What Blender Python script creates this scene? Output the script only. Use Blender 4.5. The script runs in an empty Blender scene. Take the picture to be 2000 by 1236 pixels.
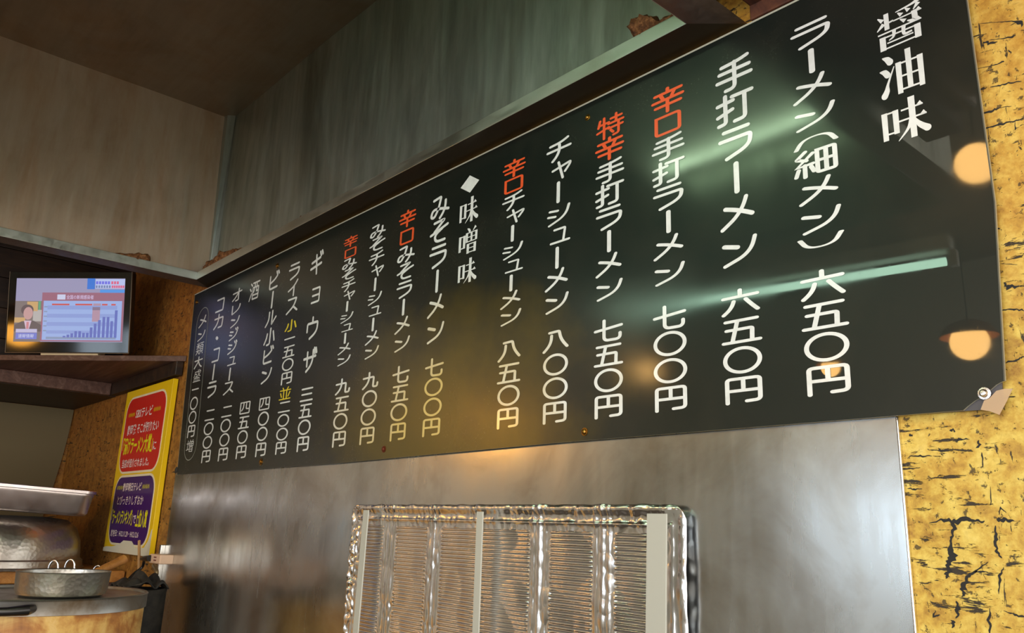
import bpy, bmesh, math, random
import numpy as np
from mathutils import Vector, Matrix, noise
random.seed(7)
SC = bpy.context.scene
COL = SC.collection
PI = math.pi
EXPOSURE = 0.0
TUBE_L = 14.0
BULB_L = 24.0
BULB2_L = 24.0
LIGHTS = [('shopfront_daylight', (.30, -3.33, 1.55), (PI/2, 0, 0), 2.05, 1.55, 66, (.93, .97, 1.0)),
          ('window_daylight', (-1.85, -3.33, 1.58), (PI/2, 0, 0), .58, .38, 4.2, (.72, .86, 1.0)),
          ('side_fill_light', (1.485, -1.75, 1.55), (0, PI/2, 0), 1.7, 2.7, 50, (1.0, .96, .90)),  # added fill from the right to light the pots and left corner
          ('room_fill_light', (.45, -1.9, 2.82), (0, 0, 0), 1.2, .6, 28, (1.0, .93, .80)),  # added unseen fill that brightens the room generally
          ]
# ------------------------------------------------------------------ camera
FPX = 1600.0
yaw, pitch, roll = 0.8521667, 0.2559664, 0.0343485
CAM = Vector((0.0, -0.912, 1.5))
cy, sy, cp, sp = math.cos(yaw), math.sin(yaw), math.cos(pitch), math.sin(pitch)
fw = Vector((-sy*cp, cy*cp, sp)); r0 = Vector((cy, sy, 0)); u0 = r0.cross(fw)
RT = math.cos(roll)*r0 + math.sin(roll)*u0
UP = -math.sin(roll)*r0 + math.cos(roll)*u0
cam_d = bpy.data.cameras.new('camera'); cam = bpy.data.objects.new('camera', cam_d); COL.objects.link(cam)
cam.matrix_world = Matrix(((RT.x, UP.x, -fw.x, CAM.x), (RT.y, UP.y, -fw.y, CAM.y), (RT.z, UP.z, -fw.z, CAM.z), (0, 0, 0, 1)))
cam_d.sensor_fit = 'HORIZONTAL'; cam_d.sensor_width = 36; cam_d.lens = 36*FPX/2000; cam_d.clip_start = .02
SC.camera = cam
SC.view_settings.view_transform = 'Standard'; SC.view_settings.look = 'None'
SC.view_settings.exposure = EXPOSURE; SC.view_settings.gamma = 1; SC.view_settings.use_curve_mapping = False
SC.render.film_transparent = False
# ------------------------------------------------------------------ daylight outside and big lights
W = bpy.data.worlds.new('daylight'); SC.world = W; W.use_nodes = True
W.node_tree.nodes['Background'].inputs[0].default_value = (.75, .86, 1, 1)
W.node_tree.nodes['Background'].inputs[1].default_value = 1.0
def area(name, loc, rot, sx, sz, power, col):
    l = bpy.data.lights.new(name, 'AREA'); l.shape = 'RECTANGLE'; l.size = sx; l.size_y = sz; l.energy = power; l.color = col
    o = bpy.data.objects.new(name, l); o.location = loc; o.rotation_euler = rot; COL.objects.link(o); return o
# daylight through the shop front (behind and to the right of the camera) and through the small window opposite the wall
for nm,(lx,ly,lz),rot,sx,sz,pw,lc in LIGHTS: area(nm,(lx,ly,lz),rot,sx,sz,pw,lc)
# pixel (2000x1236 frame of the photograph) -> point on a wall plane of the room; used to measure the layout
def ray(x, y): return (x-1000)/FPX*RT - (y-618)/FPX*UP + fw
def onY(x, y, Y): d = ray(x, y); return CAM + d*((Y-CAM.y)/d.y)
def onX(x, y, X): d = ray(x, y); return CAM + d*((X-CAM.x)/d.x)
def onZ(x, y, Z): d = ray(x, y); return CAM + d*((Z-CAM.z)/d.z)
def atT(x, y, t): return CAM + ray(x, y)*t

# lettering of the menu: stroke skeletons and where each character sits (x, z, width, height on the board)
GL={
'ラ':'20,12 82,12;10,38 88,38,8 84,74,30 26,95',
'ー':'50,6 50,94',
'メ':'76,6 62,54,40 10,94;20,30 58,44,30 90,64',
'ン':'12,22 46,34;92,8 80,62,38 12,92',
'(':'8,88 24,14,38 76,14,38 92,88',
')':'8,12 24,86,38 76,86,38 92,12',
'細':'30,4 10,26,3 32,38;46,16 10,56 46,54;28,54 28,98;14,66 8,90;42,64 48,84;56,10 94,10,6 94,92,6 56,92,6 56,10;75,10 75,92;56,50 94,50',
'六':'50,5 50,26;8,30 92,30;34,46 28,72,20 8,94;64,44 76,66,20 92,90',
'五':'12,10 90,10;42,10 28,90;14,44 78,44,6 77,90;6,92 96,92',
'〇':'O',
'円':'10,96 10,8,10 90,8,10 90,90,12 58,92;50,8 50,50;10,52 90,52',
'手':'18,15 62,12,20 86,5;12,36 90,36;6,62 94,62;52,11 52,94,14 28,95',
'打':'28,6 28,92,8 10,94;8,30 48,26;8,66 46,54;46,14 96,14;78,14 78,92,10 52,94',
'辛':'50,2 50,16;12,18 90,18;30,24 36,40;70,22 62,40;6,46 94,46;14,70 88,70;50,46 50,98',
'口':'14,12 86,12,10 86,90,10 14,90,10 14,12',
'七':'6,46 94,36;36,6 36,90,16 90,92,16 90,68',
'特':'14,10 8,38;14,30 46,30;4,62 46,52;29,4 29,96;54,18 92,18;73,4 73,36;46,38 98,38;46,58 96,58;82,40 82,92,8 64,94;54,68 62,80',
'チ':'84,6 58,18,20 18,20;8,46 94,46;52,18 56,66,34 28,95',
'ャ':'8,44 88,26,8 84,40,8 64,66;34,10 54,94',
'シ':'14,14 46,22;8,44 36,52;92,4 80,62,38 12,94',
'ュ':'22,20 74,20,6 66,84;6,88 94,88',
'八':'28,12 64,10,6 72,52,30 94,84;36,26 34,64,26 8,95',
'み':'18,16 56,10,8 44,58,20 24,90,14 6,84,12 14,54,20 52,58,20 96,72;80,32 80,72,30 54,98',
'そ':'24,12 76,8,8 26,50;8,60 92,34;66,44 28,64,20 34,94,20 80,94',
'九':'8,34 70,32,8 68,90,9 92,90,8 94,70;42,5 42,64,34 8,95',
'ギ':'12,42 78,30;6,68 90,56;46,14 56,95;76,6 84,22;90,4 97,18',
'ョ':'14,12 86,12,8 84,88,8 12,88;18,50 84,50',
'ウ':'50,4 50,26;12,62 12,28,8 90,28,8 88,72,34 36,95',
'ザ':'6,42 92,38;30,16 32,74;72,12 74,68,34 30,96;80,4 86,26;92,6 98,24',
'三':'14,12 88,12;16,48 84,48;8,88 92,88',
'ス':'16,12 80,12,8 64,58,30 10,93;58,58 90,86',
'イ':'84,5 60,38,30 10,60;58,40 58,96',
'小':'54,6 54,92,10 32,94;28,32 24,56,10 8,86;78,26 86,54,10 92,76',
'一':'10,50 90,50',
'並':'28,6 36,24;72,4 62,24;8,26 92,26;38,26 38,92;62,26 62,92;12,46 22,76;88,44 76,76;6,94 94,94',
'二':'18,14 86,14;8,86 92,86',
'ビ':'14,18 14,88,14 86,84;16,56 60,42,20 82,24;72,2 80,18;88,2 96,16',
'ル':'34,8 34,60,26 8,95;62,4 62,90,6 96,48',
'酒':'14,10 28,22;8,36 20,48;26,62 8,97;36,10 98,10;38,34 92,34,4 92,94,4 38,94,4 38,34;56,12 54,44,10 46,58;74,12 74,56 84,56;38,74 92,74',
'四':'8,10 92,10,6 92,90,6 8,90,6 8,10;38,10 36,50,14 22,68;62,10 62,58,8 88,60',
'オ':'8,32 92,28;64,6 66,90,8 40,92;60,34 44,62,30 8,86',
'レ':'20,6 22,92,8 88,56,34 92,10',
'ジ':'12,24 44,32;8,50 34,58;90,26 80,68,36 12,95;70,6 78,20;88,4 95,16',
'コ':'16,12 88,12,8 86,88,8 8,88',
'カ':'8,30 90,30,8 86,92,10 52,93;46,5 46,62,34 8,95',
'・':'46,46 54,54',
'類':'28,4 28,54;6,28 50,28;12,8 20,20;44,8 36,20;28,28 8,52;30,30 48,48;6,68 50,68;28,56 26,78,15 8,97;30,72 48,94;54,8 98,8;76,8 72,24;58,26 94,26,3 94,74,3 58,74,3 58,26;58,42 94,42;58,58 94,58;66,78 54,96;84,78 96,96',
'大':'6,34 94,30;50,5 50,42,20 8,95;52,42 66,76,24 93,93',
'盛':'18,18 92,18;20,18 18,44,15 8,60;22,36 44,36,3 42,56 30,58;58,4 66,44,20 92,58;86,28 70,46 50,60;74,4 84,12;18,68 82,68,3 82,94;18,68 18,94;40,68 40,94;60,68 60,94;4,96 96,96',
'増':'4,32 34,32;19,8 19,78;4,84 36,76;50,4 56,14;86,4 80,14;42,18 94,18,3 94,50,3 42,50,3 42,18;68,18 68,50;42,34 94,34;48,60 88,60,3 88,96,3 48,96,3 48,60;48,78 88,78'}
MG={
'醤':['26,3,4 26,46,4', '8,8,1 18,20,4', '20,28,4 5,42,1', '26,30,2 40,28,2', '96,0,4 78,6,2.5 46,10,1', '50,14,1 58,23,4', '66,10,1 73,19,4', '93,8,4 82,22,1', 'u40,30,1.6 98,28,1.6', '83,24,4.5 83,48,4.5 68,44,1', '54,33,1 64,42,4', 'u6,54,1.8 96,52,1.8', '15,62,5 15,98,5', '87,62,5 87,97,5', '15,65,1.8 87,65,1.8', '15,95,1.8 87,93,1.8', '24,82,1.6 78,81,1.6', '40,54,3.5 38,70,2.5 28,76,1', '60,54,3.5 60,74,3 76,74,2'],
'油':['10,4,1 20,10,5 26,18,6', '2,34,1 12,38,5 18,46,5.5', '34,32,1 18,66,2.5 14,82,5 8,92,6', '44,26,5 44,98,4.5', '92,26,5 92,96,4.5', '67,2,5 67,90,4.5', '44,30,1.8 92,30,1.8', '44,60,1.8 92,60,1.8', '44,90,1.8 92,90,1.8'],
'味':['10,22,5 10,88,4.5', '34,22,5 34,78,4.5', '10,25,1.8 34,25,1.8', '10,74,1.8 34,74,1.8', 'u46,28,1.8 92,27,1.8', 'u40,52,1.8 98,51,1.8', '69,2,5.5 69,98,5', '67,52,4 58,74,3 36,97,.6', '71,52,1 82,72,4.5 97,86,6'],
'噌':['9,26,5 9,84,4.5', '31,26,5 31,74,4.5', '9,29,1.8 31,29,1.8', '9,72,1.8 31,72,1.8', '46,4,1 54,10,4 58,16,4', '88,4,4.5 82,10,3 74,18,1', '44,20,4.5 44,56,4', '92,20,4.5 92,55,4', '68,20,4 68,54,3.5', '44,22,1.6 92,22,1.6', '44,38,1.5 92,38,1.5', '44,54,1.6 92,54,1.6', '52,62,5 52,98,4.5', '87,62,5 87,97,4.5', '52,64,1.6 87,64,1.6', '52,79,1.5 87,79,1.5', '52,94,1.6 87,94,1.6']}
COLS=[('soy_heading','醤,-0.3469,2.0969,0.0568,0.0509 油,-0.3485,2.0371,0.0517,0.0568 味,-0.3515,1.9764,0.0538,0.0536'),
('c2','ラ,-0.4571,2.1407,0.0630,0.0363 ー,-0.4584,2.1006,0.0594,0.0348 メ,-0.4606,2.0627,0.0589,0.0343 ン,-0.4595,2.0209,0.0596,0.0295 (,-0.4603,1.9887,0.0637,0.0174 細,-0.4629,1.9604,0.0613,0.0365 メ,-0.4614,1.9217,0.0570,0.0325 ン,-0.4602,1.8812,0.0568,0.0304 ),-0.4622,1.8542,0.0641,0.0174 六,-0.4636,1.8003,0.0602,0.0362 五,-0.4642,1.7614,0.0592,0.0346 〇,-0.4637,1.7227,0.0573,0.0355 円,-0.4640,1.6837,0.0592,0.0357'),
('c3','手,-0.5740,2.1312,0.0612,0.0484 打,-0.5757,2.0799,0.0621,0.0486 ラ,-0.5748,2.0275,0.0617,0.0487 ー,-0.5758,1.9745,0.0598,0.0461 メ,-0.5775,1.9236,0.0580,0.0454 ン,-0.5762,1.8682,0.0582,0.0400 六,-0.5777,1.7998,0.0608,0.0347 五,-0.5782,1.7608,0.0597,0.0345 〇,-0.5779,1.7220,0.0581,0.0355 円,-0.5778,1.6834,0.0598,0.0349'),
('c4','辛*,-0.6895,2.1374,0.0627,0.0400 口*,-0.6900,2.0978,0.0599,0.0360 手,-0.6903,2.0592,0.0613,0.0360 打,-0.6914,2.0203,0.0607,0.0376 ラ,-0.6906,1.9811,0.0628,0.0374 ー,-0.6914,1.9416,0.0599,0.0346 メ,-0.6930,1.9034,0.0582,0.0342 ン,-0.6916,1.8617,0.0580,0.0299 七,-0.6927,1.7981,0.0590,0.0374 〇,-0.6926,1.7604,0.0579,0.0355 〇,-0.6926,1.7218,0.0581,0.0351 円,-0.6924,1.6833,0.0602,0.0349'),
('c5','特*,-0.8053,2.1360,0.0588,0.0397 辛*,-0.8059,2.0976,0.0624,0.0384 手,-0.8054,2.0576,0.0611,0.0362 打,-0.8068,2.0194,0.0614,0.0385 ラ,-0.8059,1.9800,0.0621,0.0382 ー,-0.8062,1.9401,0.0592,0.0355 メ,-0.8076,1.9019,0.0579,0.0350 ン,-0.8060,1.8608,0.0578,0.0302 七,-0.8074,1.7975,0.0592,0.0369 五,-0.8075,1.7598,0.0578,0.0345 〇,-0.8068,1.7213,0.0577,0.0357 円,-0.8065,1.6827,0.0603,0.0349'),
('c6','チ,-0.9223,2.1347,0.0629,0.0395 ャ,-0.9131,2.0965,0.0531,0.0366 ー,-0.9210,2.0562,0.0577,0.0386 シ,-0.9192,2.0138,0.0576,0.0315 ュ,-0.9148,1.9794,0.0483,0.0334 ー,-0.9207,1.9395,0.0577,0.0376 メ,-0.9218,1.9022,0.0581,0.0364 ン,-0.9198,1.8610,0.0579,0.0326 八,-0.9210,1.7991,0.0612,0.0367 〇,-0.9197,1.7595,0.0571,0.0357 〇,-0.9194,1.7212,0.0571,0.0350 円,-0.9192,1.6828,0.0583,0.0346'),
('c7','辛*,-1.0368,2.1385,0.0633,0.0331 口*,-1.0366,2.1060,0.0619,0.0309 チ,-1.0369,2.0743,0.0626,0.0313 ャ,-1.0275,2.0443,0.0531,0.0294 ー,-1.0352,2.0118,0.0586,0.0310 シ,-1.0333,1.9781,0.0573,0.0256 ュ,-1.0284,1.9510,0.0478,0.0266 ー,-1.0344,1.9192,0.0586,0.0301 メ,-1.0350,1.8893,0.0576,0.0297 ン,-1.0328,1.8566,0.0579,0.0264 八,-1.0338,1.7990,0.0609,0.0367 五,-1.0327,1.7591,0.0593,0.0354 〇,-1.0312,1.7207,0.0574,0.0355 円,-1.0311,1.6828,0.0596,0.0347'),
('miso_heading','味,-1.1668,2.0928,0.0576,0.0535 噌,-1.1633,2.0295,0.0591,0.0542 味,-1.1629,1.9696,0.0560,0.0499'),
('c9','み,-1.2611,2.1269,0.0642,0.0517 そ,-1.2583,2.0747,0.0650,0.0501 ラ,-1.2568,2.0218,0.0651,0.0492 ー,-1.2554,1.9688,0.0599,0.0467 メ,-1.2553,1.9183,0.0580,0.0453 ン,-1.2518,1.8638,0.0579,0.0411 七,-1.2481,1.7956,0.0599,0.0380 〇,-1.2470,1.7582,0.0588,0.0354 〇,-1.2466,1.7201,0.0588,0.0354 円,-1.2467,1.6825,0.0606,0.0340'),
('c10','辛*,-1.3752,2.1326,0.0643,0.0370 口*,-1.3734,2.0921,0.0613,0.0357 み,-1.3730,2.0538,0.0647,0.0384 そ,-1.3703,2.0151,0.0648,0.0364 ラ,-1.3686,1.9756,0.0643,0.0372 ー,-1.3676,1.9363,0.0609,0.0351 メ,-1.3674,1.8985,0.0590,0.0340 ン,-1.3644,1.8581,0.0582,0.0307 七,-1.3603,1.7953,0.0607,0.0372 五,-1.3594,1.7576,0.0609,0.0350 〇,-1.3585,1.7195,0.0597,0.0355 円,-1.3573,1.6813,0.0596,0.0354'),
('c11','み,-1.4917,2.1361,0.0646,0.0324 そ,-1.4889,2.1042,0.0669,0.0319 チ,-1.4882,2.0699,0.0650,0.0296 ャ,-1.4779,2.0402,0.0551,0.0289 ー,-1.4846,2.0092,0.0596,0.0304 シ,-1.4819,1.9763,0.0586,0.0247 ュ,-1.4756,1.9494,0.0497,0.0256 ー,-1.4805,1.9184,0.0596,0.0297 メ,-1.4807,1.8893,0.0590,0.0285 ン,-1.4778,1.8566,0.0591,0.0262 九,-1.4736,1.7963,0.0644,0.0362 〇,-1.4719,1.7573,0.0596,0.0360 〇,-1.4710,1.7189,0.0597,0.0360 円,-1.4700,1.6806,0.0605,0.0360'),
('c12','辛*,-1.6067,2.1386,0.0641,0.0255 口*,-1.6041,2.1106,0.0631,0.0246 み,-1.6050,2.0853,0.0662,0.0275 そ,-1.6023,2.0588,0.0659,0.0265 チ,-1.6006,2.0304,0.0639,0.0260 ャ,-1.5908,2.0062,0.0543,0.0244 ー,-1.5977,1.9802,0.0617,0.0246 シ,-1.5952,1.9531,0.0593,0.0208 ュ,-1.5885,1.9306,0.0503,0.0210 ー,-1.5943,1.9054,0.0617,0.0248 メ,-1.5942,1.8813,0.0601,0.0239 ン,-1.5918,1.8542,0.0603,0.0221 九,-1.5864,1.7958,0.0655,0.0358 五,-1.5847,1.7565,0.0625,0.0354 〇,-1.5839,1.7184,0.0608,0.0361 円,-1.5828,1.6802,0.0607,0.0347'),
('c13','ギ,-1.7651,2.1209,0.0610,0.0597 ョ,-1.7535,2.0374,0.0500,0.0457 ウ,-1.7556,1.9555,0.0639,0.0563 ザ,-1.7526,1.8766,0.0650,0.0581 三,-1.7505,1.7938,0.0665,0.0366 五,-1.7489,1.7554,0.0625,0.0349 〇,-1.7473,1.7169,0.0620,0.0362 円,-1.7457,1.6786,0.0621,0.0353'),
('c14','ラ,-1.8823,2.1275,0.0681,0.0463 イ,-1.8796,2.0799,0.0608,0.0429 ス,-1.8747,2.0342,0.0678,0.0447 小+,-1.8703,1.9809,0.0668,0.0313 一,-1.8696,1.9472,0.0636,0.0314 五,-1.8673,1.9136,0.0637,0.0309 〇,-1.8655,1.8799,0.0619,0.0322 円,-1.8636,1.8460,0.0634,0.0315 並+,-1.8624,1.8078,0.0643,0.0318 二,-1.8599,1.7739,0.0669,0.0312 〇,-1.8586,1.7411,0.0623,0.0313 〇,-1.8570,1.7078,0.0621,0.0313 円,-1.8552,1.6750,0.0617,0.0307'),
('c15','ビ,-1.9983,2.1232,0.0615,0.0519 ー,-1.9954,2.0716,0.0631,0.0479 ル,-1.9919,2.0196,0.0653,0.0431 小,-1.9868,1.9697,0.0675,0.0489 ビ,-1.9851,1.9178,0.0626,0.0495 ン,-1.9812,1.8649,0.0617,0.0421 四,-1.9732,1.7923,0.0645,0.0363 〇,-1.9704,1.7540,0.0631,0.0366 〇,-1.9679,1.7154,0.0621,0.0362 円,-1.9656,1.6765,0.0633,0.0353'),
('c16','酒,-2.1181,2.1216,0.0639,0.0557 四,-2.0892,1.7920,0.0671,0.0367 五,-2.0861,1.7532,0.0671,0.0349 〇,-2.0840,1.7144,0.0648,0.0363 円,-2.0811,1.6761,0.0675,0.0354'),
('c17','オ,-2.2326,2.1309,0.0672,0.0394 レ,-2.2340,2.0875,0.0706,0.0302 ン,-2.2267,2.0499,0.0642,0.0325 ジ,-2.2260,2.0138,0.0623,0.0353 ジ,-2.2237,1.9749,0.0640,0.0372 ュ,-2.2136,1.9364,0.0585,0.0315 ー,-2.2175,1.8972,0.0677,0.0372 ス,-2.2135,1.8584,0.0749,0.0385 二,-2.2057,1.7918,0.0721,0.0359 〇,-2.2029,1.7529,0.0692,0.0372 〇,-2.1995,1.7140,0.0677,0.0364 円,-2.1964,1.6752,0.0687,0.0364'),
('c18','コ,-2.3515,2.1226,0.0668,0.0473 カ,-2.3469,2.0724,0.0728,0.0461 ・,-2.3439,2.0200,0.0687,0.0417 コ,-2.3350,1.9684,0.0564,0.0478 ー,-2.3367,1.9180,0.0687,0.0483 ラ,-2.3343,1.8681,0.0761,0.0507 二,-2.3239,1.7914,0.0725,0.0372 〇,-2.3208,1.7524,0.0698,0.0371 〇,-2.3168,1.7136,0.0676,0.0365 円,-2.3134,1.6747,0.0674,0.0361'),
('c19','メ,-2.4744,2.0934,0.0649,0.0374 ン,-2.4722,2.0471,0.0599,0.0328 類,-2.4709,2.0074,0.0572,0.0387 大,-2.4665,1.9634,0.0641,0.0368 盛,-2.4620,1.9219,0.0592,0.0377 一,-2.4623,1.8804,0.0599,0.0376 〇,-2.4588,1.8375,0.0599,0.0403 〇,-2.4558,1.7956,0.0599,0.0392 円,-2.4509,1.7541,0.0605,0.0376 増,-2.4456,1.7107,0.0557,0.0358')]
# ------------------------------------------------------------------ materials
def lin(c): return tuple(((v/255)/12.92 if v/255 <= .04045 else ((v/255+.055)/1.055)**2.4) for v in c)+(1,)
class NT:
    def __init__(s, name):
        s.m = bpy.data.materials.new(name); s.m.use_nodes = True; s.t = s.m.node_tree; s.n = s.t.nodes; s.l = s.t.links
        s.b = s.n['Principled BSDF']
    def set(s, **k):
        for a, v in k.items():
            i = s.b.inputs[a.replace('_', ' ')]
            if isinstance(v, bpy.types.NodeSocket): s.l.new(v, i)
            else: i.default_value = v
        return s
    def obj(s, scale=(1, 1, 1), rot=(0, 0, 0)):
        c = s.n.new('ShaderNodeTexCoord'); m = s.n.new('ShaderNodeMapping'); s.l.new(c.outputs['Object'], m.inputs[0])
        m.inputs['Scale'].default_value = scale; m.inputs['Rotation'].default_value = rot; return m.outputs[0]
    def noise(s, v, scale, detail=4, rough=.6, dist=0):
        n = s.n.new('ShaderNodeTexNoise'); s.l.new(v, n.inputs['Vector']); n.inputs['Scale'].default_value = scale
        n.inputs['Detail'].default_value = detail; n.inputs['Roughness'].default_value = rough; n.inputs['Distortion'].default_value = dist
        return n.outputs['Fac']
    def ramp(s, f, stops):
        r = s.n.new('ShaderNodeValToRGB'); s.l.new(f, r.inputs[0]); e = r.color_ramp.elements
        while len(e) < len(stops): e.new(.5)
        for i, (p, c) in enumerate(stops):
            e[i].position = p; e[i].color = c if len(c) == 4 else tuple(c)+(1,)
        return r.outputs[0]
    def val(s, f, a, b, lo=0., hi=1.):
        r = s.n.new('ShaderNodeMapRange'); s.l.new(f, r.inputs[0])
        r.inputs[1].default_value = lo; r.inputs[2].default_value = hi; r.inputs[3].default_value = a; r.inputs[4].default_value = b
        return r.outputs[0]
    def mix(s, f, a, b, mode='MIX'):
        r = s.n.new('ShaderNodeMix'); r.data_type = 'RGBA'; r.blend_type = mode
        for i, v in ((0, f), (6, a), (7, b)):
            if isinstance(v, bpy.types.NodeSocket): s.l.new(v, r.inputs[i])
            else: r.inputs[i].default_value = v
        return r.outputs[2]
    def math(s, op, a, b):
        r = s.n.new('ShaderNodeMath'); r.operation = op
        for i, v in ((0, a), (1, b)):
            if isinstance(v, bpy.types.NodeSocket): s.l.new(v, r.inputs[i])
            else: r.inputs[i].default_value = v
        return r.outputs[0]
    def bump(s, h, strength=.3, dist=.002):
        b = s.n.new('ShaderNodeBump'); s.l.new(h, b.inputs['Height']); b.inputs['Strength'].default_value = strength
        b.inputs['Distance'].default_value = dist; s.l.new(b.outputs[0], s.b.inputs['Normal']); return s
def plain(name, rgb, rough=.5, metal=0, **k):
    return NT(name).set(Base_Color=lin(rgb), Roughness=rough, Metallic=metal, **k).m
def emit(name, rgb, strength):
    return NT(name).set(Base_Color=(0, 0, 0, 1), Roughness=.4, Emission_Color=lin(rgb), Emission_Strength=strength).m

# gold crackled wallpaper
def wallpaper(name, cols, sheen):
    t = NT(name); v = t.obj()
    big = t.noise(v, 5, 4, .6); mid = t.noise(v, 34, 6, .7, .15); fine = t.noise(v, 160, 3, .6)
    base = t.ramp(t.math('ADD', t.math('MULTIPLY', mid, .72), t.math('MULTIPLY', big, .28)), [(.36, cols[0]), (.47, cols[1]), (.56, cols[2]), (.68, cols[3])])
    base = t.mix(t.val(fine, 0, .35, .45, .75), base, cols[4])
    h = t.noise(t.obj((22, 22, 110)), 1.0, 5, .68, .3); w = t.noise(t.obj((130, 130, 26)), 1.0, 5, .68, .5)
    patch = t.noise(v, 6.5, 3, .6)
    th = t.math('ADD', h, t.val(patch, -.05, .05, .35, .65)); tw = t.math('ADD', w, t.val(patch, .03, -.05, .35, .65))
    fh = t.val(th, 0, 1, .602, .635); fv = t.val(tw, 0, 1, .618, .65)
    sp = t.math('MULTIPLY', t.val(t.noise(v, 95, 4, .7, .3), 0, 1, .59, .64), .85)
    f = t.math('MAXIMUM', t.math('MAXIMUM', fh, fv), sp)
    base = t.mix(f, base, (.035, .024, .012, 1))
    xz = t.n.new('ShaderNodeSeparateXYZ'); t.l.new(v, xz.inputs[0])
    base = t.mix(t.val(t.math('ADD', xz.outputs[2], t.val(big, -.25, .25, .35, .65)), 0, .62, 1.55, 2.15), base, (.86, .56, .34, 1), 'MULTIPLY')   # warmer, dimmer light towards the ceiling, painted into the colour
    t.set(Base_Color=base, Roughness=t.val(mid, sheen, sheen+.25), Metallic=0.0, Specular_IOR_Level=.35)
    hh = t.math('SUBTRACT', mid, t.math('MULTIPLY', f, .8)); t.bump(hh, .5, .0012)
    return t.m
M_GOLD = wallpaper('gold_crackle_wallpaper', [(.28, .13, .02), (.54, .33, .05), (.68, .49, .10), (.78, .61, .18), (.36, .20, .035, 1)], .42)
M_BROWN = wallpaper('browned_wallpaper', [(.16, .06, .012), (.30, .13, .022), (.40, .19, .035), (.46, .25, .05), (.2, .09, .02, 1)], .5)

def steel(name, base, rlo, rhi, rot, stain=.0, stretch=(60, 60, 3), tint=(.25, .15, .07, 1), metal=1., wave=.0, bs=.12, smear=0., srot=(0, 0, 0)):
    t = NT(name)
    br = t.noise(t.obj(stretch, rot), 1.0, 4, .65); bl = t.noise(t.obj((2.5, 2.5, 1.4), rot), 1.4, 4, .6, .5); dirt = t.noise(t.obj(), 5, 6, .65, .5)
    col = t.mix(t.math('MULTIPLY', t.val(dirt, 0, 1, .45, .75), stain), base, tint)
    if smear:
        sm = t.math('ADD', t.math('MULTIPLY', t.noise(t.obj((7, 7, 1.6), srot), 1.0, 5, .7, .5), .6), t.math('MULTIPLY', t.noise(t.obj((28, 28, 3), srot), 1.0, 4, .65), .4))
        col = t.mix(t.val(sm, 0, smear, .36, .64), col, (.86, .90, .84, 1))
    rr = t.math('ADD', t.val(br, rlo, rhi, .3, .7), t.val(bl, 0, .12, .35, .65))
    t.set(Base_Color=col, Metallic=metal, Roughness=rr)
    t.bump(t.math('ADD', t.math('MULTIPLY', br, .25), t.math('MULTIPLY', bl, wave)), bs, .002)
    return t.m
M_HOOD = steel('hood_steel', (.26, .29, .25, 1), .30, .46, (0, .25, 0), .3, (40, 40, 4), metal=.85, smear=.42, srot=(0, .45, 0))
M_HOODL = steel('hood_left_steel', (.50, .34, .225, 1), .36, .52, (.8, 0, 0), .4, (30, 30, 3), metal=.75, smear=.26, srot=(.9, 0, 0))
M_HOODT = steel('hood_ceiling_steel', (.30, .245, .19, 1), .40, .55, (0, 0, .3), .6, (6, 50, 6))
M_LIP = steel('gutter_steel', (.60, .62, .58, 1), .28, .45, (0, 0, 0), .3, (8, 60, 60))
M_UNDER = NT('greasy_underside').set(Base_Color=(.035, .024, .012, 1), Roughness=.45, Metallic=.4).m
M_UNDER2 = steel('stained_underside', (.22, .17, .14, 1), .4, .6, (0, 0, 0), .8)
M_SPLASH = steel('splashback_steel', (.62, .645, .65, 1), .165, .215, (0, 0, 0), .75, (70, 70, 7), (.30, .25, .19, 1), 1., .0, .008)
t = NT('grease_lump'); v = t.obj(); n = t.noise(v, 90, 5, .7)
t.set(Base_Color=t.ramp(n, [(.3, (.03, .012, .004)), (.5, (.16, .06, .018)), (.65, (.36, .16, .06))]), Roughness=.75, Specular_IOR_Level=.3); t.bump(n, .8, .004); M_GREASE = t.m

# menu board
t = NT('menu_black_acrylic'); v = t.obj()
xs = t.n.new('ShaderNodeSeparateXYZ'); t.l.new(v, xs.inputs[0])
lft = t.math('MAXIMUM', t.val(xs.outputs[0], 1, 0, .35, .93), t.val(xs.outputs[2], 0, 1.0, .33, .50))
gr = t.noise(v, 7, 5, .6, .8); spk = t.noise(v, 240, 3, .6)
dirt = t.math('MULTIPLY', t.val(gr, 0, 1, .45, .7), .5)
def glow_tint(t, v):       # warm yellow glow painted into the colour, lower middle of the board (object space)
    d = t.n.new('ShaderNodeVectorMath'); d.operation = 'SUBTRACT'; t.l.new(v, d.inputs[0]); d.inputs[1].default_value = (.19, 0, .05)
    s_ = t.n.new('ShaderNodeVectorMath'); s_.operation = 'MULTIPLY'; t.l.new(d.outputs[0], s_.inputs[0]); s_.inputs[1].default_value = (3.0, 0, 4.8)
    l_ = t.n.new('ShaderNodeVectorMath'); l_.operation = 'LENGTH'; t.l.new(s_.outputs[0], l_.inputs[0])
    return t.val(t.math('ADD', l_.outputs['Value'], t.val(t.noise(v, 6, 4, .6), -.35, .35, .3, .7)), 1, 0, .4, 1.3)
fm = glow_tint(t, v)
t.set(Base_Color=t.mix(t.math('MULTIPLY', fm, .9), t.mix(t.math('MULTIPLY', dirt, .5), (.006, .0095, .0075, 1), (.026, .024, .015, 1)), (.085, .057, .004, 1)), Roughness=.34, Specular_IOR_Level=.25,
      Coat_Weight=1.0, Coat_IOR=1.5, Coat_Roughness=t.math('ADD', t.math('MULTIPLY', lft, .22), t.math('ADD', t.val(gr, .012, .06, .4, .7), t.val(spk, 0, .05, .6, .8))))
t.bump(t.noise(v, 2.2, 2, .5), .10, .012); M_BOARD = t.m
t = NT('letter_white'); v = t.obj(); n = t.noise(v, 60, 4, .6)
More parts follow.
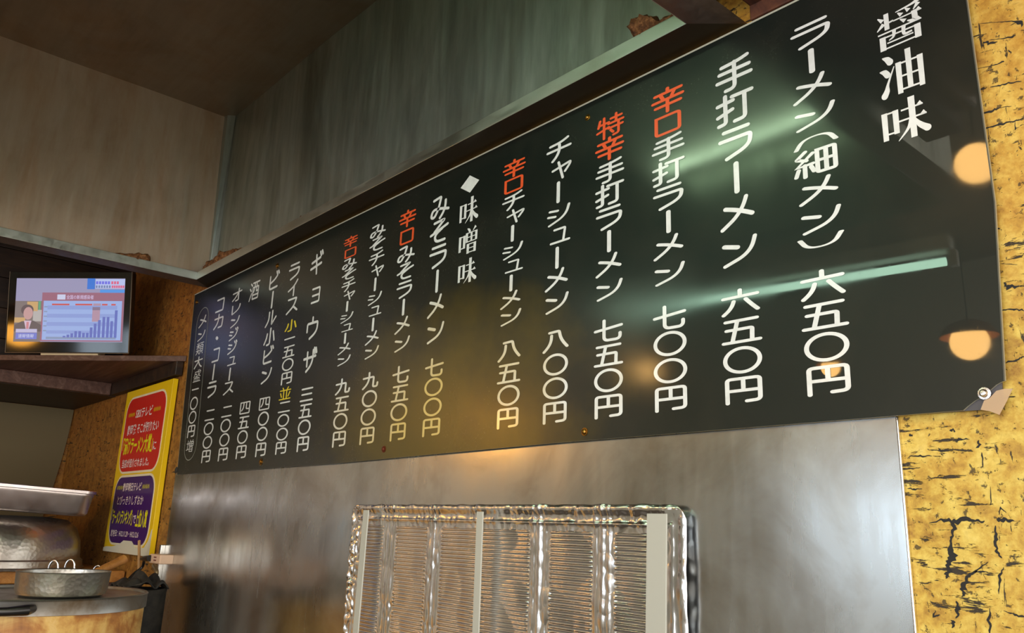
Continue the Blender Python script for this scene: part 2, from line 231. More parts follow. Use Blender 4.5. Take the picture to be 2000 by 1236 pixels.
t.set(Base_Color=t.mix(t.math('MULTIPLY', glow_tint(t, v), .9), t.ramp(n, [(.3, (.66, .66, .62)), (.6, (.76, .76, .73))]), (.62, .43, .09, 1)), Roughness=.35, Coat_Weight=.8, Coat_Roughness=.12); M_WHITE = t.m
M_RED = NT('letter_orange_red').set(Base_Color=(.80, .10, .025, 1), Roughness=.35, Coat_Weight=.8, Coat_Roughness=.12).m
M_YEL = NT('letter_yellow').set(Base_Color=(.80, .62, .03, 1), Roughness=.35, Coat_Weight=.8, Coat_Roughness=.12).m
M_EDGE = plain('acrylic_edge', (170, 168, 150), .25)
M_BACKING = plain('charcoal_backing', (74, 70, 72), .5)
M_OUT = plain('grey_outline', (150, 152, 140), .4)
M_SCREW = plain('brassy_screw', (150, 110, 50), .3, 1)
M_CHROME = plain('chrome_screw', (235, 230, 230), .25, 1)
M_TAPE = NT('yellowed_tape').set(Base_Color=(.62, .42, .25, 1), Roughness=.35, Alpha=.62).m
# foil
t = NT('aluminium_foil'); v = t.obj(); n = t.noise(v, 45, 3, .6, .4)
t.set(Base_Color=(.90, .88, .88, 1), Metallic=1., Roughness=t.val(t.noise(v, 9, 3), .17, .28, .35, .65)); t.bump(n, .12, .002); M_FOIL = t.m
M_RAIL = plain('dull_aluminium_strip', (186, 184, 172), .5, .25)
# wood
def wood(name, a, b, c, scale=(3, 40, 40), rough=.5):
    t = NT(name); n = t.noise(t.obj(scale), 1.0, 5, .65, .8); s = t.noise(t.obj(), 60, 3, .6)
    col = t.mix(t.val(s, 0, .6, .6, .75), t.ramp(n, [(.3, a), (.5, b), (.7, c)]), tuple(v*.35 for v in a)+(1,))
    t.set(Base_Color=col, Roughness=rough); t.bump(n, .25, .002); return t.m
M_SHELF = wood('worn_shelf_wood', (.055, .022, .014), (.10, .045, .030), (.17, .10, .075))
M_DARK = wood('smoke_darkened_boards', (.010, .005, .003), (.022, .010, .005), (.045, .02, .008), (30, 3, 30))
M_BEAM = wood('greasy_red_brown_beam', (.03, .008, .003), (.07, .018, .006), (.13, .04, .012), (30, 3, 30), .7)
M_BEAM2 = wood('varnished_board', (.07, .025, .004), (.16, .07, .012), (.26, .13, .03), (20, 3, 20), .35)
M_HANDLE = wood('orange_wood_handle', (.30, .11, .02), (.45, .18, .035), (.55, .25, .06))
M_STICK = plain('chopstick_wood', (196, 150, 100), .6)
M_GREYP = plain('grey_partition', (104, 92, 62), .6)
M_FLOOR = plain('dark_floor_tiles', (70, 62, 55), .5)
M_CEIL = plain('smoked_ceiling', (120, 100, 75), .7)
M_ROOM = plain('room_plaster_front', (205, 205, 196), .7)
M_ROOML = plain('room_plaster', (150, 138, 120), .7)
# metal ware
def ware(name, base, r, hammered=0, st=0):
    t = NT(name); v = t.obj(); n = t.noise(v, 12, 5, .6)
    t.set(Base_Color=t.mix(t.math('MULTIPLY', t.val(n, 0, 1, .5, .7), st), base, (.18, .12, .07, 1)), Metallic=1., Roughness=t.val(n, r, r+.15, .3, .7))
    if hammered:
        vo = t.n.new('ShaderNodeTexVoronoi'); t.l.new(v, vo.inputs['Vector']); vo.inputs['Scale'].default_value = hammered
        t.bump(vo.outputs['Distance'], .18, .003)
    return t.m
M_TRAY = ware('satin_tray_steel', (.70, .62, .60, 1), .28)
M_BOWL = ware('hammered_aluminium', (.62, .58, .54, 1), .26, 95, .3)
M_PAN = ware('worn_hammered_aluminium', (.50, .48, .44, 1), .30, 120, .5)
M_BAND = ware('tarnished_rim', (.34, .32, .29, 1), .38, 0, .9)
t = NT('burnt_crust'); v = t.obj((1, 1, 1.6)); n = t.noise(v, 9, 6, .65, .4); n2 = t.noise(t.obj((1, 1, .35)), 14, 5, .6, .8)
t.set(Base_Color=t.ramp(t.math('ADD', t.math('MULTIPLY', n, .55), t.math('MULTIPLY', n2, .45)), [(.34, (.14, .035, .006)), (.45, (.42, .17, .03)), (.54, (.66, .40, .11)), (.66, (.80, .60, .28))]), Roughness=.5); t.bump(n, .4, .003); M_CRUST = t.m
t = NT('soot'); v = t.obj(); n = t.noise(v, 20, 5, .65)
t.set(Base_Color=t.ramp(n, [(.4, (.010, .009, .008)), (.6, (.035, .03, .024)), (.72, (.12, .09, .06))]), Roughness=.65); t.bump(n, .6, .004); M_SOOT = t.m
M_BLACK = plain('black_bakelite', (22, 20, 20), .3)
M_CASE = plain('glossy_black_casing', (10, 10, 11), .08)
M_TRIM = plain('bronze_trim', (96, 84, 70), .4, .8)
M_CREAM = plain('cream_plastic', (214, 190, 150), .5)
M_OUTLET = plain('aged_cream_plug_block', (228, 190, 160), .5)
M_PIN = plain('plug_slot', (120, 60, 50), .5)
M_CLEAR = plain('brushed_corner_trim', (200, 196, 190), .25, 1)
M_PY = plain('poster_yellow', (238, 196, 8), .35); M_PR = plain('poster_red', (205, 36, 24), .35); M_PP = plain('poster_purple', (66, 26, 100), .3)
M_PW = plain('poster_cream', (240, 226, 190), .4); M_PT = plain('poster_lettering_white', (236, 214, 210), .4); M_PL = plain('poster_lettering_yellow', (232, 222, 20), .4)
M_TORN = plain('torn_poster_paper', (214, 208, 186), .7)
M_FIX = plain('fixture_white_enamel', (190, 190, 180), .4)
M_TUBE = emit('fluorescent_tube_glow', (205, 255, 222), TUBE_L)
M_BULB = emit('warm_bulb_glow', (255, 196, 112), BULB_L)
M_BULB2 = emit('amber_bulb_glow', (255, 176, 70), BULB2_L)
M_SHADE = plain('amber_shade', (150, 96, 40), .4)
M_ENAMEL = plain('appliance_pale_grey', (200, 190, 184), .35)
M_GLASSD = plain('teal_dark_oven_glass', (30, 70, 78), .1)
M_REDP = plain('faded_red_notice', (225, 40, 30), .6)

# ------------------------------------------------------------------ mesh helpers
class MB:
    def __init__(s): s.v = []; s.f = []; s.mi = []
    def add(s, vs, fs, mi=0):
        o = len(s.v); s.v += [tuple(p) for p in vs]; s.f += [tuple(i+o for i in f) for f in fs]; s.mi += [mi]*len(fs); return s
    def box(s, a, b, mi=0, M=None):
        vs = [Vector((x, y, z)) for x in (a[0], b[0]) for y in (a[1], b[1]) for z in (a[2], b[2])]
        if M: vs = [M @ p for p in vs]
        return s.add(vs, [(0, 1, 3, 2), (4, 6, 7, 5), (0, 4, 5, 1), (2, 3, 7, 6), (0, 2, 6, 4), (1, 5, 7, 3)], mi)
    def tube(s, pts, r, n=10, mi=0, cap=True):
        pts = [Vector(p) for p in pts]; rr = r if isinstance(r, (list, tuple)) else [r]*len(pts); rings = []
        prev = None
        for i, p in enumerate(pts):
            d = (pts[min(i+1, len(pts)-1)]-pts[max(i-1, 0)]).normalized()
            a = prev if prev else (Vector((0, 0, 1)) if abs(d.z) < .9 else Vector((1, 0, 0)))
            a = (a-d*a.dot(d)).normalized(); prev = a; b = d.cross(a)
            rings.append([p+(a*math.cos(2*PI*k/n)+b*math.sin(2*PI*k/n))*rr[i] for k in range(n)])
        vs = [q for g in rings for q in g]; fs = []
        for i in range(len(pts)-1):
            for k in range(n): fs.append((i*n+k, i*n+(k+1) % n, (i+1)*n+(k+1) % n, (i+1)*n+k))
        if cap: fs += [tuple(range(n))[::-1], tuple((len(pts)-1)*n+k for k in range(n))]
        return s.add(vs, fs, mi)
    def lathe(s, prof, c=(0, 0, 0), n=64, mi=0, fn=None):
        vs = []; fs = []
        for r, z in prof:
            for k in range(n):
                a = 2*PI*k/n; q = Vector((c[0]+r*math.cos(a), c[1]+r*math.sin(a), c[2]+z)); vs.append(fn(q) if fn else q)
        for i in range(len(prof)-1):
            for k in range(n): fs.append((i*n+k, i*n+(k+1) % n, (i+1)*n+(k+1) % n, (i+1)*n+k))
        return s.add(vs, fs, mi)
    def grid(s, fn, nu, nv, mi=0):
        vs = [fn(i/nu, j/nv) for j in range(nv+1) for i in range(nu+1)]
        fs = [(j*(nu+1)+i, j*(nu+1)+i+1, (j+1)*(nu+1)+i+1, (j+1)*(nu+1)+i) for j in range(nv) for i in range(nu)]
        return s.add(vs, fs, mi)
    def poly(s, pts, y0, y1, mi=0):       # outline given in x,z, extruded along y
        n = len(pts); vs = [(p[0], y0, p[1]) for p in pts]+[(p[0], y1, p[1]) for p in pts]
        return s.add(vs, [tuple(range(n)), tuple(range(2*n-1, n-1, -1))]+[(k, n+k, n+(k+1) % n, (k+1) % n) for k in range(n)], mi)
def obj(name, mb, mats, parent=None, smooth=False, bevel=0, loc=None, seg=2):
    me = bpy.data.meshes.new(name); me.from_pydata([tuple(p) for p in mb.v], [], mb.f)
    for m in (mats if isinstance(mats, (list, tuple)) else [mats]): me.materials.append(m)
    me.polygons.foreach_set('material_index', mb.mi)
    bm = bmesh.new(); bm.from_mesh(me); bmesh.ops.recalc_face_normals(bm, faces=bm.faces); bm.to_mesh(me); bm.free()
    o = bpy.data.objects.new(name, me); COL.objects.link(o)
    if smooth:
        for p in me.polygons: p.use_smooth = True
        me.set_sharp_from_angle(angle=math.radians(40))
    if bevel:
        b = o.modifiers.new('bevel', 'BEVEL'); b.width = bevel; b.segments = seg; b.limit_method = 'ANGLE'; b.harden_normals = False
    if parent: o.parent = parent
    if loc: o.location = loc
    return o
def thing(name, label, cat, loc=(0, 0, 0), group=None):
    o = bpy.data.objects.new(name, None); COL.objects.link(o); o.empty_display_size = .05
    o.location = loc; o['label'] = label; o['category'] = cat
    if group: o['group'] = group
    return o
def tag(o, label, cat, group=None):
    o['label'] = label; o['category'] = cat
    if group: o['group'] = group
    return o
def struct(name, mb, m, **k):
    o = obj(name, mb, m, **k); o['kind'] = 'structure'; return o
def sub(p, q): return tuple(a-b for a, b in zip(p, q))
class Loc:                        # builds parts of a thing whose origin is at base
    def __init__(s, base): s.b = Vector(base)
def shift(mb, base):
    mb.v = [(p[0]-base[0], p[1]-base[1], p[2]-base[2]) for p in mb.v]; return mb

# ------------------------------------------------------------------ the room
X0, XS, X1, Y1, ZC = -3.87, -3.30, 1.5, -3.3, 2.86
struct('floor', MB().box((X0-.1, Y1-.1, -.05), (X1+.1, .1, 0)), M_FLOOR)
struct('ceiling', MB().box((X0-.1, Y1-.1, ZC), (X1+.1, .1, ZC+.05)), M_CEIL)
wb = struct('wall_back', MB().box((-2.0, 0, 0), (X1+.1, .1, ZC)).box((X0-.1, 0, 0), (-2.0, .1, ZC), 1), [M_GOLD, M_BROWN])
struct('wall_left', MB().box((X0-.1, -.95, 0), (X0, 0, ZC)).box((X0-.1, Y1, 0), (X0, -.95, ZC), 1), [M_BROWN, M_ROOM])
# boxed-in upper part of the left wall, faced with smoke-darkened boards
so = struct('trim_1', MB().box((X0, Y1, 1.94), (XS, -.95, ZC)).box((X0, -.95, 1.94), (XS, 0, ZC), 1), [M_ROOM, M_DARK])
for k in range(8):
    z = 1.985+k*.1085
    p = obj('board', MB().box((0, -.95, z), (.012, -.002, z+.107)), M_DARK, so, bevel=.002, loc=(XS, 0, 0))
w = MB(); wins = [(-2.15, -1.55, 1.38, 1.78), (-.75, 1.35, .75, 2.35)]
xs_ = [X0-.1, -2.15, -1.55, -.75, 1.35, X1+.1]
for i in range(5):
    a, b = xs_[i], xs_[i+1]; wn = [q for q in wins if abs(q[0]-a) < 1e-6]
    if wn: w.box((a, Y1-.1, 0), (b, Y1, wn[0][2])).box((a, Y1-.1, wn[0][3]), (b, Y1, ZC))
    else: w.box((a, Y1-.1, 0), (b, Y1, ZC))
struct('wall_front', w, M_ROOM)
for i, (a, b, c, d) in enumerate(wins):
    f = MB()
    for q in ((a, c, b, c+.035), (a, d-.035, b, d), (a, c, a+.035, d), (b-.035, c, b, d), ((a+b)/2-.015, c, (a+b)/2+.015, d)):
        f.box((q[0], Y1-.06, q[1]), (q[2], Y1-.02, q[3]))
    struct('window_%d' % (i+1), f, M_FIX)
struct('wall_right', MB().box((X1, Y1, 0), (X1+.1, 0, ZC)), M_ROOML)
f = MB()
for q in ((-3.14, .66, -.36, .70), (-3.14, 2.40, -.36, 2.44), (-3.14, .66, -3.10, 2.44), (-.40, .66, -.36, 2.44), (-1.77, .66, -1.73, 2.44)): f.box((X1-.04, q[0], q[1]), (X1-.005, q[2], q[3]))
struct('window_3', f, M_FIX)  # frame added round the side fill light; the wall has no opening

# crack marks of the gold wallpaper (measured from the photograph), each a shallow dark flake
def crack(pts, ws, Z=(0, 0, 1)):
    P = [onY(Z[0]+x/Z[2], Z[1]+y/Z[2], -.0004) for x, y in pts]; L = []; R = []
    rnd = random.Random(int(pts[0][0]*7+pts[0][1]))
    Q = []
    for i in range(len(P)-1):
        for k in range(5):
            t = k/5; Q.append((P[i].lerp(P[i+1], t), ws[i]*(1-t)+ws[i+1]*t))
    Q.append((P[-1], ws[-1]))
    for i, (p, wd) in enumerate(Q):
        a = Q[max(i-1, 0)][0]; b = Q[min(i+1, len(Q)-1)][0]; d = (b-a).normalized(); n = Vector((-d.z, 0, d.x))
        j = rnd.uniform(.45, 1.5) if 0 < i < len(Q)-1 else .1
        jj = rnd.uniform(-.5, .5)*wd*.8
        L.append(p+n*(wd*j/2+jj)); R.append(p-n*(wd*rnd.uniform(.45, 1.4)/2-jj))
    m = MB(); n = len(Q)
    m.add(L+R, [(i, i+1, n+i+1, n+i) for i in range(n-1)]); return m
CR = MB(); A = (1340, 780, 2.71); B = (1500, 0, 3.09); D = (1500, 400, 2.874)
for Z, pts, ws in [
 (A, [(1285, 655), (1350, 640), (1420, 648), (1480, 632), (1530, 645), (1580, 645)], [4, 12, 22, 22, 12, 10]),
 (A, [(1420, 655), (1408, 720), (1400, 770), (1398, 830), (1387, 880), (1385, 930), (1378, 950)], [26, 10, 12, 44, 20, 22, 6]),
 (A, [(1600, 860), (1530, 910), (1490, 940), (1468, 1000), (1462, 1045)], [3, 9, 14, 26, 8]),
 (A, [(1520, 912), (1560, 910), (1602, 916)], [10, 7, 4]), (A, [(1640, 668), (1637, 740), (1645, 800), (1672, 840)], [8, 18, 14, 6]),
 (A, [(1645, 640), (1680, 632), (1740, 645)], [14, 26, 3]), (A, [(1655, 610), (1665, 570), (1695, 600)], [3, 8, 3]),
 (A, [(1682, 888), (1660, 935), (1655, 1030)], [5, 14, 3]), (A, [(1430, 1065), (1442, 1110), (1430, 1160)], [6, 24, 8]),
 (A, [(1408, 1168), (1412, 1210)], [22, 10]), (A, [(1610, 1105), (1606, 1170), (1605, 1236)], [4, 16, 14]),
 (A, [(1680, 1118), (1740, 1138), (1789, 1150)], [3, 8, 12]), (A, [(1320, 1115), (1310, 1150), (1345, 1140)], [4, 10, 5]),
 (A, [(1335, 255), (1345, 272), (1410, 265)], [3, 12, 3]), (A, [(1395, 160), (1425, 162)], [14, 14]), (A, [(1548, 215), (1555, 255)], [8, 22]),
 (A, [(1180, 185), (1200, 190)], [14, 10]), (A, [(1430, 215), (1495, 208)], [16, 3]), (A, [(1170, 470), (1215, 475), (1250, 472)], [4, 9, 3]),
 (A, [(1180, 298), (1240, 300), (1300, 298)], [4, 10, 3]), (A, [(1565, 280), (1572, 360)], [6, 8]), (A, [(1612, 460), (1614, 560)], [3, 6]),
 (B, [(1298, 255), (1340, 264), (1385, 250)], [10, 24, 5]), (B, [(1270, 143), (1400, 133), (1470, 126), (1545, 140)], [3, 4, 8, 34]),
 (B, [(1335, 240), (1400, 235), (1480, 218), (1495, 210)], [3, 4, 10, 6]), (B, [(1290, 685), (1360, 665), (1400, 648), (1470, 640)], [8, 16, 5, 3]),
 (B, [(1298, 780), (1400, 752), (1500, 728), (1545, 712)], [10, 12, 8, 4]), (B, [(1265, 413), (1360, 395), (1425, 370)], [3, 5, 12]),
 (B, [(1340, 525), (1390, 520), (1450, 500), (1530, 492)], [4, 10, 10, 8]), (B, [(1490, 735), (1493, 785)], [4, 10]), (B, [(1448, 300), (1470, 320)], [3, 10]),
 (D, [(1272, 252), (1300, 246)], [5, 10]), (D, [(1325, 435), (1345, 462), (1410, 455)], [6, 24, 12]), (D, [(1310, 590), (1370, 585), (1437, 592)], [4, 9, 12]),
 (D, [(1335, 882), (1400, 870), (1437, 850)], [10, 9, 12]), (D, [(1280, 145), (1300, 130)], [4, 10]), (D, [(1310, 330), (1400, 335)], [3, 3])]:
    s = onY(1700, 900, 0)
    c = crack(pts, [q/Z[2]*.00052 for q in ws], Z); CR.add(c.v, c.f)
for v_ in range(1): pass
ck = obj('crack_marks', CR, plain('crack_black', (24, 20, 16), .7), wb); ck['kind'] = 'stuff'

# ------------------------------------------------------------------ range hood
hb = (-1.5, -.5, 2.208)
hood = thing('range_hood', 'large stainless steel range hood with greasy gutter above the menu board', 'range hood', hb)
def hp(name, mb, m, **k): return obj(name, shift(mb, hb), m, hood, **k)
HL, HR, HZ, HF, ZT = -2.437, -.615, 2.208, -.88, 2.772
hp('back_panel', MB().grid(lambda u, v: (-2.425+u*1.823, -.013-.0015*math.sin(u*17+v*3), HZ+.004+v*(ZT-HZ)), 60, 12), M_HOOD, smooth=True)
hp('left_panel', MB().grid(lambda u, v: (-2.452+.001*math.sin(u*12+v*5), -.024-.004*v*3+(-.85)*u, HZ+.004+v*(ZT-HZ)), 40, 12), M_HOODL, smooth=True)
hp('top_panel', MB().box((-2.49, HF, ZT), (-.600, -.004, ZT+.002)), M_HOODT)
hp('right_panel', MB().box((-.602, HF, HZ+.004), (-.600, -.01, ZT)), M_HOOD)
hp('front_panel', MB().box((-2.49, HF-.002, HZ+.004), (-.60, HF, ZT)), M_HOOD)
hp('corner_strip', MB().poly([(0, 0)], 0, 0) if 0 else MB().add([(-2.452, -.026, HZ+.004), (-2.420, -.0145, HZ+.004), (-2.420, -.0145, ZT), (-2.452, -.038, ZT), (-2.4365, -.027, HZ+.004), (-2.4365, -.034, ZT)], [(0, 4, 5, 3), (4, 1, 2, 5)]), M_HOOD)
LH = .0245
for nm, a, b in (('lip', (HL, -.0625, HZ), (HR, -.0605, HZ+LH)), ('lip', (HL-.0005, HF, HZ), (HL+.0015, -.0625, HZ+LH)), ('lip', (HR-.002, HF, HZ), (HR, -.0625, HZ+LH)), ('lip', (HL, HF+.06, HZ), (HR, HF+.062, HZ+LH))):
    hp(nm, MB().box(a, b), M_LIP, bevel=.0008)
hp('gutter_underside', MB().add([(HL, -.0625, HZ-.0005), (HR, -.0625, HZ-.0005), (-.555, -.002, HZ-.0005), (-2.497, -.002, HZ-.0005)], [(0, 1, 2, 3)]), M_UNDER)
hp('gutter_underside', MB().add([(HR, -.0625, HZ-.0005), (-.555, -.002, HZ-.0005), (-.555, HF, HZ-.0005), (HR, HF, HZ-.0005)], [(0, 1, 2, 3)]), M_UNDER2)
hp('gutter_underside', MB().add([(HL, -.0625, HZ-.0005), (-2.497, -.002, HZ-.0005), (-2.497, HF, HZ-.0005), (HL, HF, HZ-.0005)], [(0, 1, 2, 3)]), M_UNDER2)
hp('left_apron', MB().box((-2.499, HF, HZ), (-2.497, -.002, ZT)), M_HOODT)
def lump(pts, rs, name='grease_deposit', seed=0):
    # lumpy furred mass along a line
    m = MB(); P = []; R = []
    for i in range(len(pts)-1):
        for k in range(8):
            t_ = k/8; P.append(Vector(pts[i]).lerp(Vector(pts[i+1]), t_)); R.append(rs[i]*(1-t_)+rs[i+1]*t_)
    P.append(Vector(pts[-1])); R.append(rs[-1]); m.tube(P, R, 14)
    vv = []
    for i, p in enumerate(m.v):
        q = Vector(p); a = P[min(i//14, len(P)-1)]; d = (q-a); nn = noise.noise(q*90+Vector((seed, 0, 0)))*.45+noise.noise(q*280)*.3
        vv.append(a+d*(1+nn))
    m.v = [tuple(p) for p in vv]; return hp(name, m, M_GREASE, smooth=True)
def gy(x, y, Y=-.045): return tuple(onY(x, y, Y))
lump([gy(396, 530), gy(410, 518), gy(424, 516)], [.006, .014, .010], seed=1)
lump([gy(420, 517), gy(434, 506), gy(452, 499), gy(468, 493), gy(484, 488)], [.012, .019, .014, .013, .003], seed=2)
lump([gy(496, 481), gy(506, 478)], [.006, .005], seed=3)
lump([gy(508, 477), gy(540, 459), gy(572, 443), gy(590, 431), gy(600, 429)], [.004, .009, .010, .011, .003], seed=4)
lump([gy(1243, 78), gy(1250, 66), gy(1262, 58), gy(1290, 54), gy(1325, 36), gy(1338, 32)], [.004, .022, .021, .011, .010, .006], seed=5)
def gx(x, y, X=-2.446): return tuple(onX(x, y, X))
lump([gx(205, 497), gx(225, 498), gx(262, 502), gx(286, 503), (gx(292, 512))], [.002, .006, .010, .011, .003], seed=6)
lump([gx(292, 515), gx(320, 526), gx(352, 533), gx(380, 540)], [.006, .006, .006, .006], seed=7)

# wooden soffit right of the hood
bmA = MB().box((-.545, -.6, 2.225), (-.478, -.004, 2.42)); tag(obj('wooden_beam', bmA, M_BEAM, bevel=.003), 'red-brown greasy wooden beam beside the right end of the hood', 'beam')
bmB = MB().box((-.476, -.6, 2.262), (-.452, -.004, 2.42)); tag(obj('wooden_moulding', bmB, M_BEAM2, bevel=.004), 'thin varnished moulding between the beam and the soffit board', 'moulding')
tag(obj('wall_batten', MB().box((-.545, -.012, 2.203), (.4, -.001, 2.262)), M_BEAM, bevel=.002), 'dark brown batten on the wall directly above the menu board', 'batten')
bmC = MB().box((-.45, -.6, 2.285), (.5, -.004, 2.31)); tag(obj('soffit_board', bmC, M_BEAM2, bevel=.002), 'wide varnished brown board above the right part of the menu', 'board')

# ------------------------------------------------------------------ menu board
mb_ = (-1.41, -.012, 1.63)
board = thing('menu_board', 'long glossy black wall menu with white Japanese lettering', 'menu board', mb_)
def bp(name, mb, m, **k): return obj(name, shift(mb, mb_), m, board, **k)
BX0, BX1 = -2.577, -.272
BL0, BL1 = -2.522, -.281
BZ0, BZ1 = 1.629, 2.199
def corner(k0, k1, xr, zb, inset=0):   # outline of the sheet, optionally with the broken lower right corner
    pts = [(BX0+inset, BZ1-inset), (BL0+inset, BZ0+inset)]
    cut = [onY(x, y, -.012) for x, y in CUT]
    return pts, cut
CUT = [(1881, 801), (1890, 793), (1903, 783), (1918, 774), (1930, 765), (1938, 758), (1946, 751), (1955, 746), (1963, 743)]
cut = [(p.x, p.z) for p in (onY(x, y, -.012) for x, y in CUT)]
outer = [(BX0, BZ1), (BL0, BZ0), (-1.6, BZ0-.001), (-.9, BZ0+.006)]+cut+[(BX1+.004, 1.85), (BX1, BZ1)]
full = [(BX0+.003, BZ1-.003), (BL0+.003, BZ0+.003), (-.9, BZ0+.012), (-.2845, BZ0+.0055), (BX1-.001, 1.85), (BX1-.003, BZ1-.003)]
bp('backing_board', MB().poly(full, -.0085, -.0060), M_BACKING)
f = MB().poly(outer, -.0118, -.0088)
f.mi = [0, 0]+[1]*(len(f.f)-2)
fp = bp('face_sheet', f, [M_BOARD, M_EDGE])
# bevelled bright edges of the sheet
def edge(p, q, w=.0022):
    p = Vector((p[0], -.0118, p[1])); q = Vector((q[0], -.0118, q[1])); d = (q-p).normalized(); n = Vector((-d.z, 0, d.x))*w
    return MB().add([p, q, q+n, p+n, p+Vector((0, -.0010, 0)), q+Vector((0, -.0010, 0)), q+n*.8+Vector((0, -.0004, 0)), p+n*.8+Vector((0, -.0004, 0))], [(0, 1, 5, 4), (4, 5, 6, 7), (7, 6, 2, 3)])
e = edge((BX1, BZ1), (BX0, BZ1)); bp('polished_edge', e, M_EDGE)
e = edge((BX0, BZ1), (BL0, BZ0), .0014); bp('polished_edge', e, plain('amber_edge', (120, 88, 40), .4))
M_GE = plain('grey_edge', (110, 108, 98), .4)
for q0, q1 in ((cut[-1], (BX1+.004, 1.85)), ((BX1+.004, 1.85), (BX1, BZ1))): bp('polished_edge', edge(q0, q1, .0014), M_GE)

SYL = -.01215
def rounded(pts):
    out = [pts[0][:2]]
    for i in range(1, len(pts)-1):
        p = pts[i]; r = p[2] if len(p) > 2 else 0; a = pts[i-1]; b = pts[i+1]
        if r <= 0: out.append(p[:2]); continue
        la = math.hypot(a[0]-p[0], a[1]-p[1]); lb = math.hypot(b[0]-p[0], b[1]-p[1])
        ra = min(r, la*.5 if i > 1 else la*.95); rb = min(r, lb*.5 if i < len(pts)-2 else lb*.95)
        s = (p[0]+(a[0]-p[0])*ra/la, p[1]+(a[1]-p[1])*ra/la); e = (p[0]+(b[0]-p[0])*rb/lb, p[1]+(b[1]-p[1])*rb/lb)
        n = 4 if r < 12 else 8
        for k in range(n+1):
            t = k/n; out.append(((1-t)**2*s[0]+2*t*(1-t)*p[0]+t*t*e[0], (1-t)**2*s[1]+2*t*(1-t)*p[1]+t*t*e[1]))
    out.append(pts[-1][:2]); return out
LAY = [0]
def ribbon(m, pts, ws, cx, cz, sx, sz, y, cap=True, mi=0):
    LAY[0] += 1; y = SYL-.00002*(LAY[0] % 30)
    # constant or varying width stroke in glyph space, mapped on the board
    T = lambda x, yy: (cx+(x-50)/100*sx, y, cz-(yy-50)/100*sz)
    closed = math.hypot(pts[0][0]-pts[-1][0], pts[0][1]-pts[-1][1]) < 1e-6 and len(pts) > 3
    L = []; R = []; n = len(pts)
    for i, p in enumerate(pts):
        a = pts[i-1] if i else (pts[-2] if closed else p); b = pts[i+1] if i < n-1 else (pts[1] if closed else p)
        d1 = (p[0]-a[0], p[1]-a[1]); d2 = (b[0]-p[0], b[1]-p[1]); l1 = math.hypot(*d1) or 1; l2 = math.hypot(*d2) or 1
        t = (d1[0]/l1+d2[0]/l2, d1[1]/l1+d2[1]/l2); l = math.hypot(*t) or 1; t = (t[0]/l, t[1]/l); nx, ny = -t[1], t[0]
        c = 1
        if a != p and b != p: c = 1/max(.72, (d1[0]*t[0]+d1[1]*t[1])/l1)
        w = ws[i]*c; L.append(T(p[0]+nx*w, p[1]+ny*w)); R.append(T(p[0]-nx*w, p[1]-ny*w))
    m.add(L+R, [(i, i+1, n+i+1, n+i) for i in range(n-1)], mi)
    if cap and not closed:
        for p, w in ((pts[0], ws[0]), (pts[-1], ws[-1])):
            LAY[0] += 1; y = SYL-.00002*(LAY[0] % 30)
            m.add([T(p[0]+w*math.cos(a*PI/7), p[1]+w*math.sin(a*PI/7)) for a in range(14)], [tuple(range(14))], mi)
THICK = {'ン': 7.0, 'ー': 7.2, 'メ': 6.2, 'シ': 6.4}
def glyph(m, ch, cx, cz, sx, sz, hw=5.6, y=SYL, mi=0):
    d = GL[ch]
    if d == 'O': ss = [[(50+44*math.cos(a*PI/20), 50+44*math.sin(a*PI/20)) for a in range(40)]]; ss[0].append(ss[0][0])
    else: ss = [rounded([tuple(float(v) for v in q.split(',')) for q in s.split()]) for s in d.split(';')]
    dense = {'類': 3.4, '盛': 3.2, '増': 3.4, '細': 5.2, '酒': 4.4, '特': 4.8, '並': 4.4, '四': 4.6}.get(ch)
    for s in ss:
        h = dense or hw
        if ch == 'ン' and len(s) == 2: h = 7.2
        if ch in 'シジ' and len(s) == 2: h = 6.0
        if ch == 'メ' and s[0][0] < 30: h = 6.4
        if ch == 'ー': h = 7
        if ch == '・': h = 11
        ribbon(m, s, [h]*len(s), cx, cz, sx, sz, y-.00003*(ss.index(s) % 5), mi=mi)
def mglyph(m, ch, cx, cz, sx, sz, y=SYL):
    for j, s in enumerate(MG[ch]):
        u = s[0] == 'u'; s = s[1:] if u else s
        P = [tuple(float(v) for v in q.split(',')) for q in s.split()]
        pts = [(p[0], p[1]) for p in P]; ws = [p[2]*(1.28 if p[2] > 3 else 1.1) for p in P]
        if len(pts) > 2:   # smooth
            q = []; w2 = []
            for i in range(len(pts)-1):
                p0 = pts[max(i-1, 0)]; p1 = pts[i]; p2 = pts[i+1]; p3 = pts[min(i+2, len(pts)-1)]
                for k in range(5):
                    t = k/5; q.append(tuple(.5*((2*b)+(-a+c)*t+(2*a-5*b+4*c-d)*t*t+(-a+3*b-3*c+d)*t**3) for a, b, c, d in zip(p0, p1, p2, p3))); w2.append(ws[i]*(1-t)+ws[i+1]*t)
            q.append(pts[-1]); w2.append(ws[-1]); pts, ws = q, w2
        ribbon(m, pts, ws, cx, cz, sx, sz, y-.00003*(j % 6), cap=(ws[-1] > 4 and len(pts) > 2))
        if u:
            x, yy = pts[-1]; T = lambda a, b: (cx+(a-50)/100*sx, y-.0008, cz-(b-50)/100*sz)
            m.add([T(x-12, yy-1), T(x-5, yy-8), T(x+1, yy+1.8)], [(0, 1, 2)])
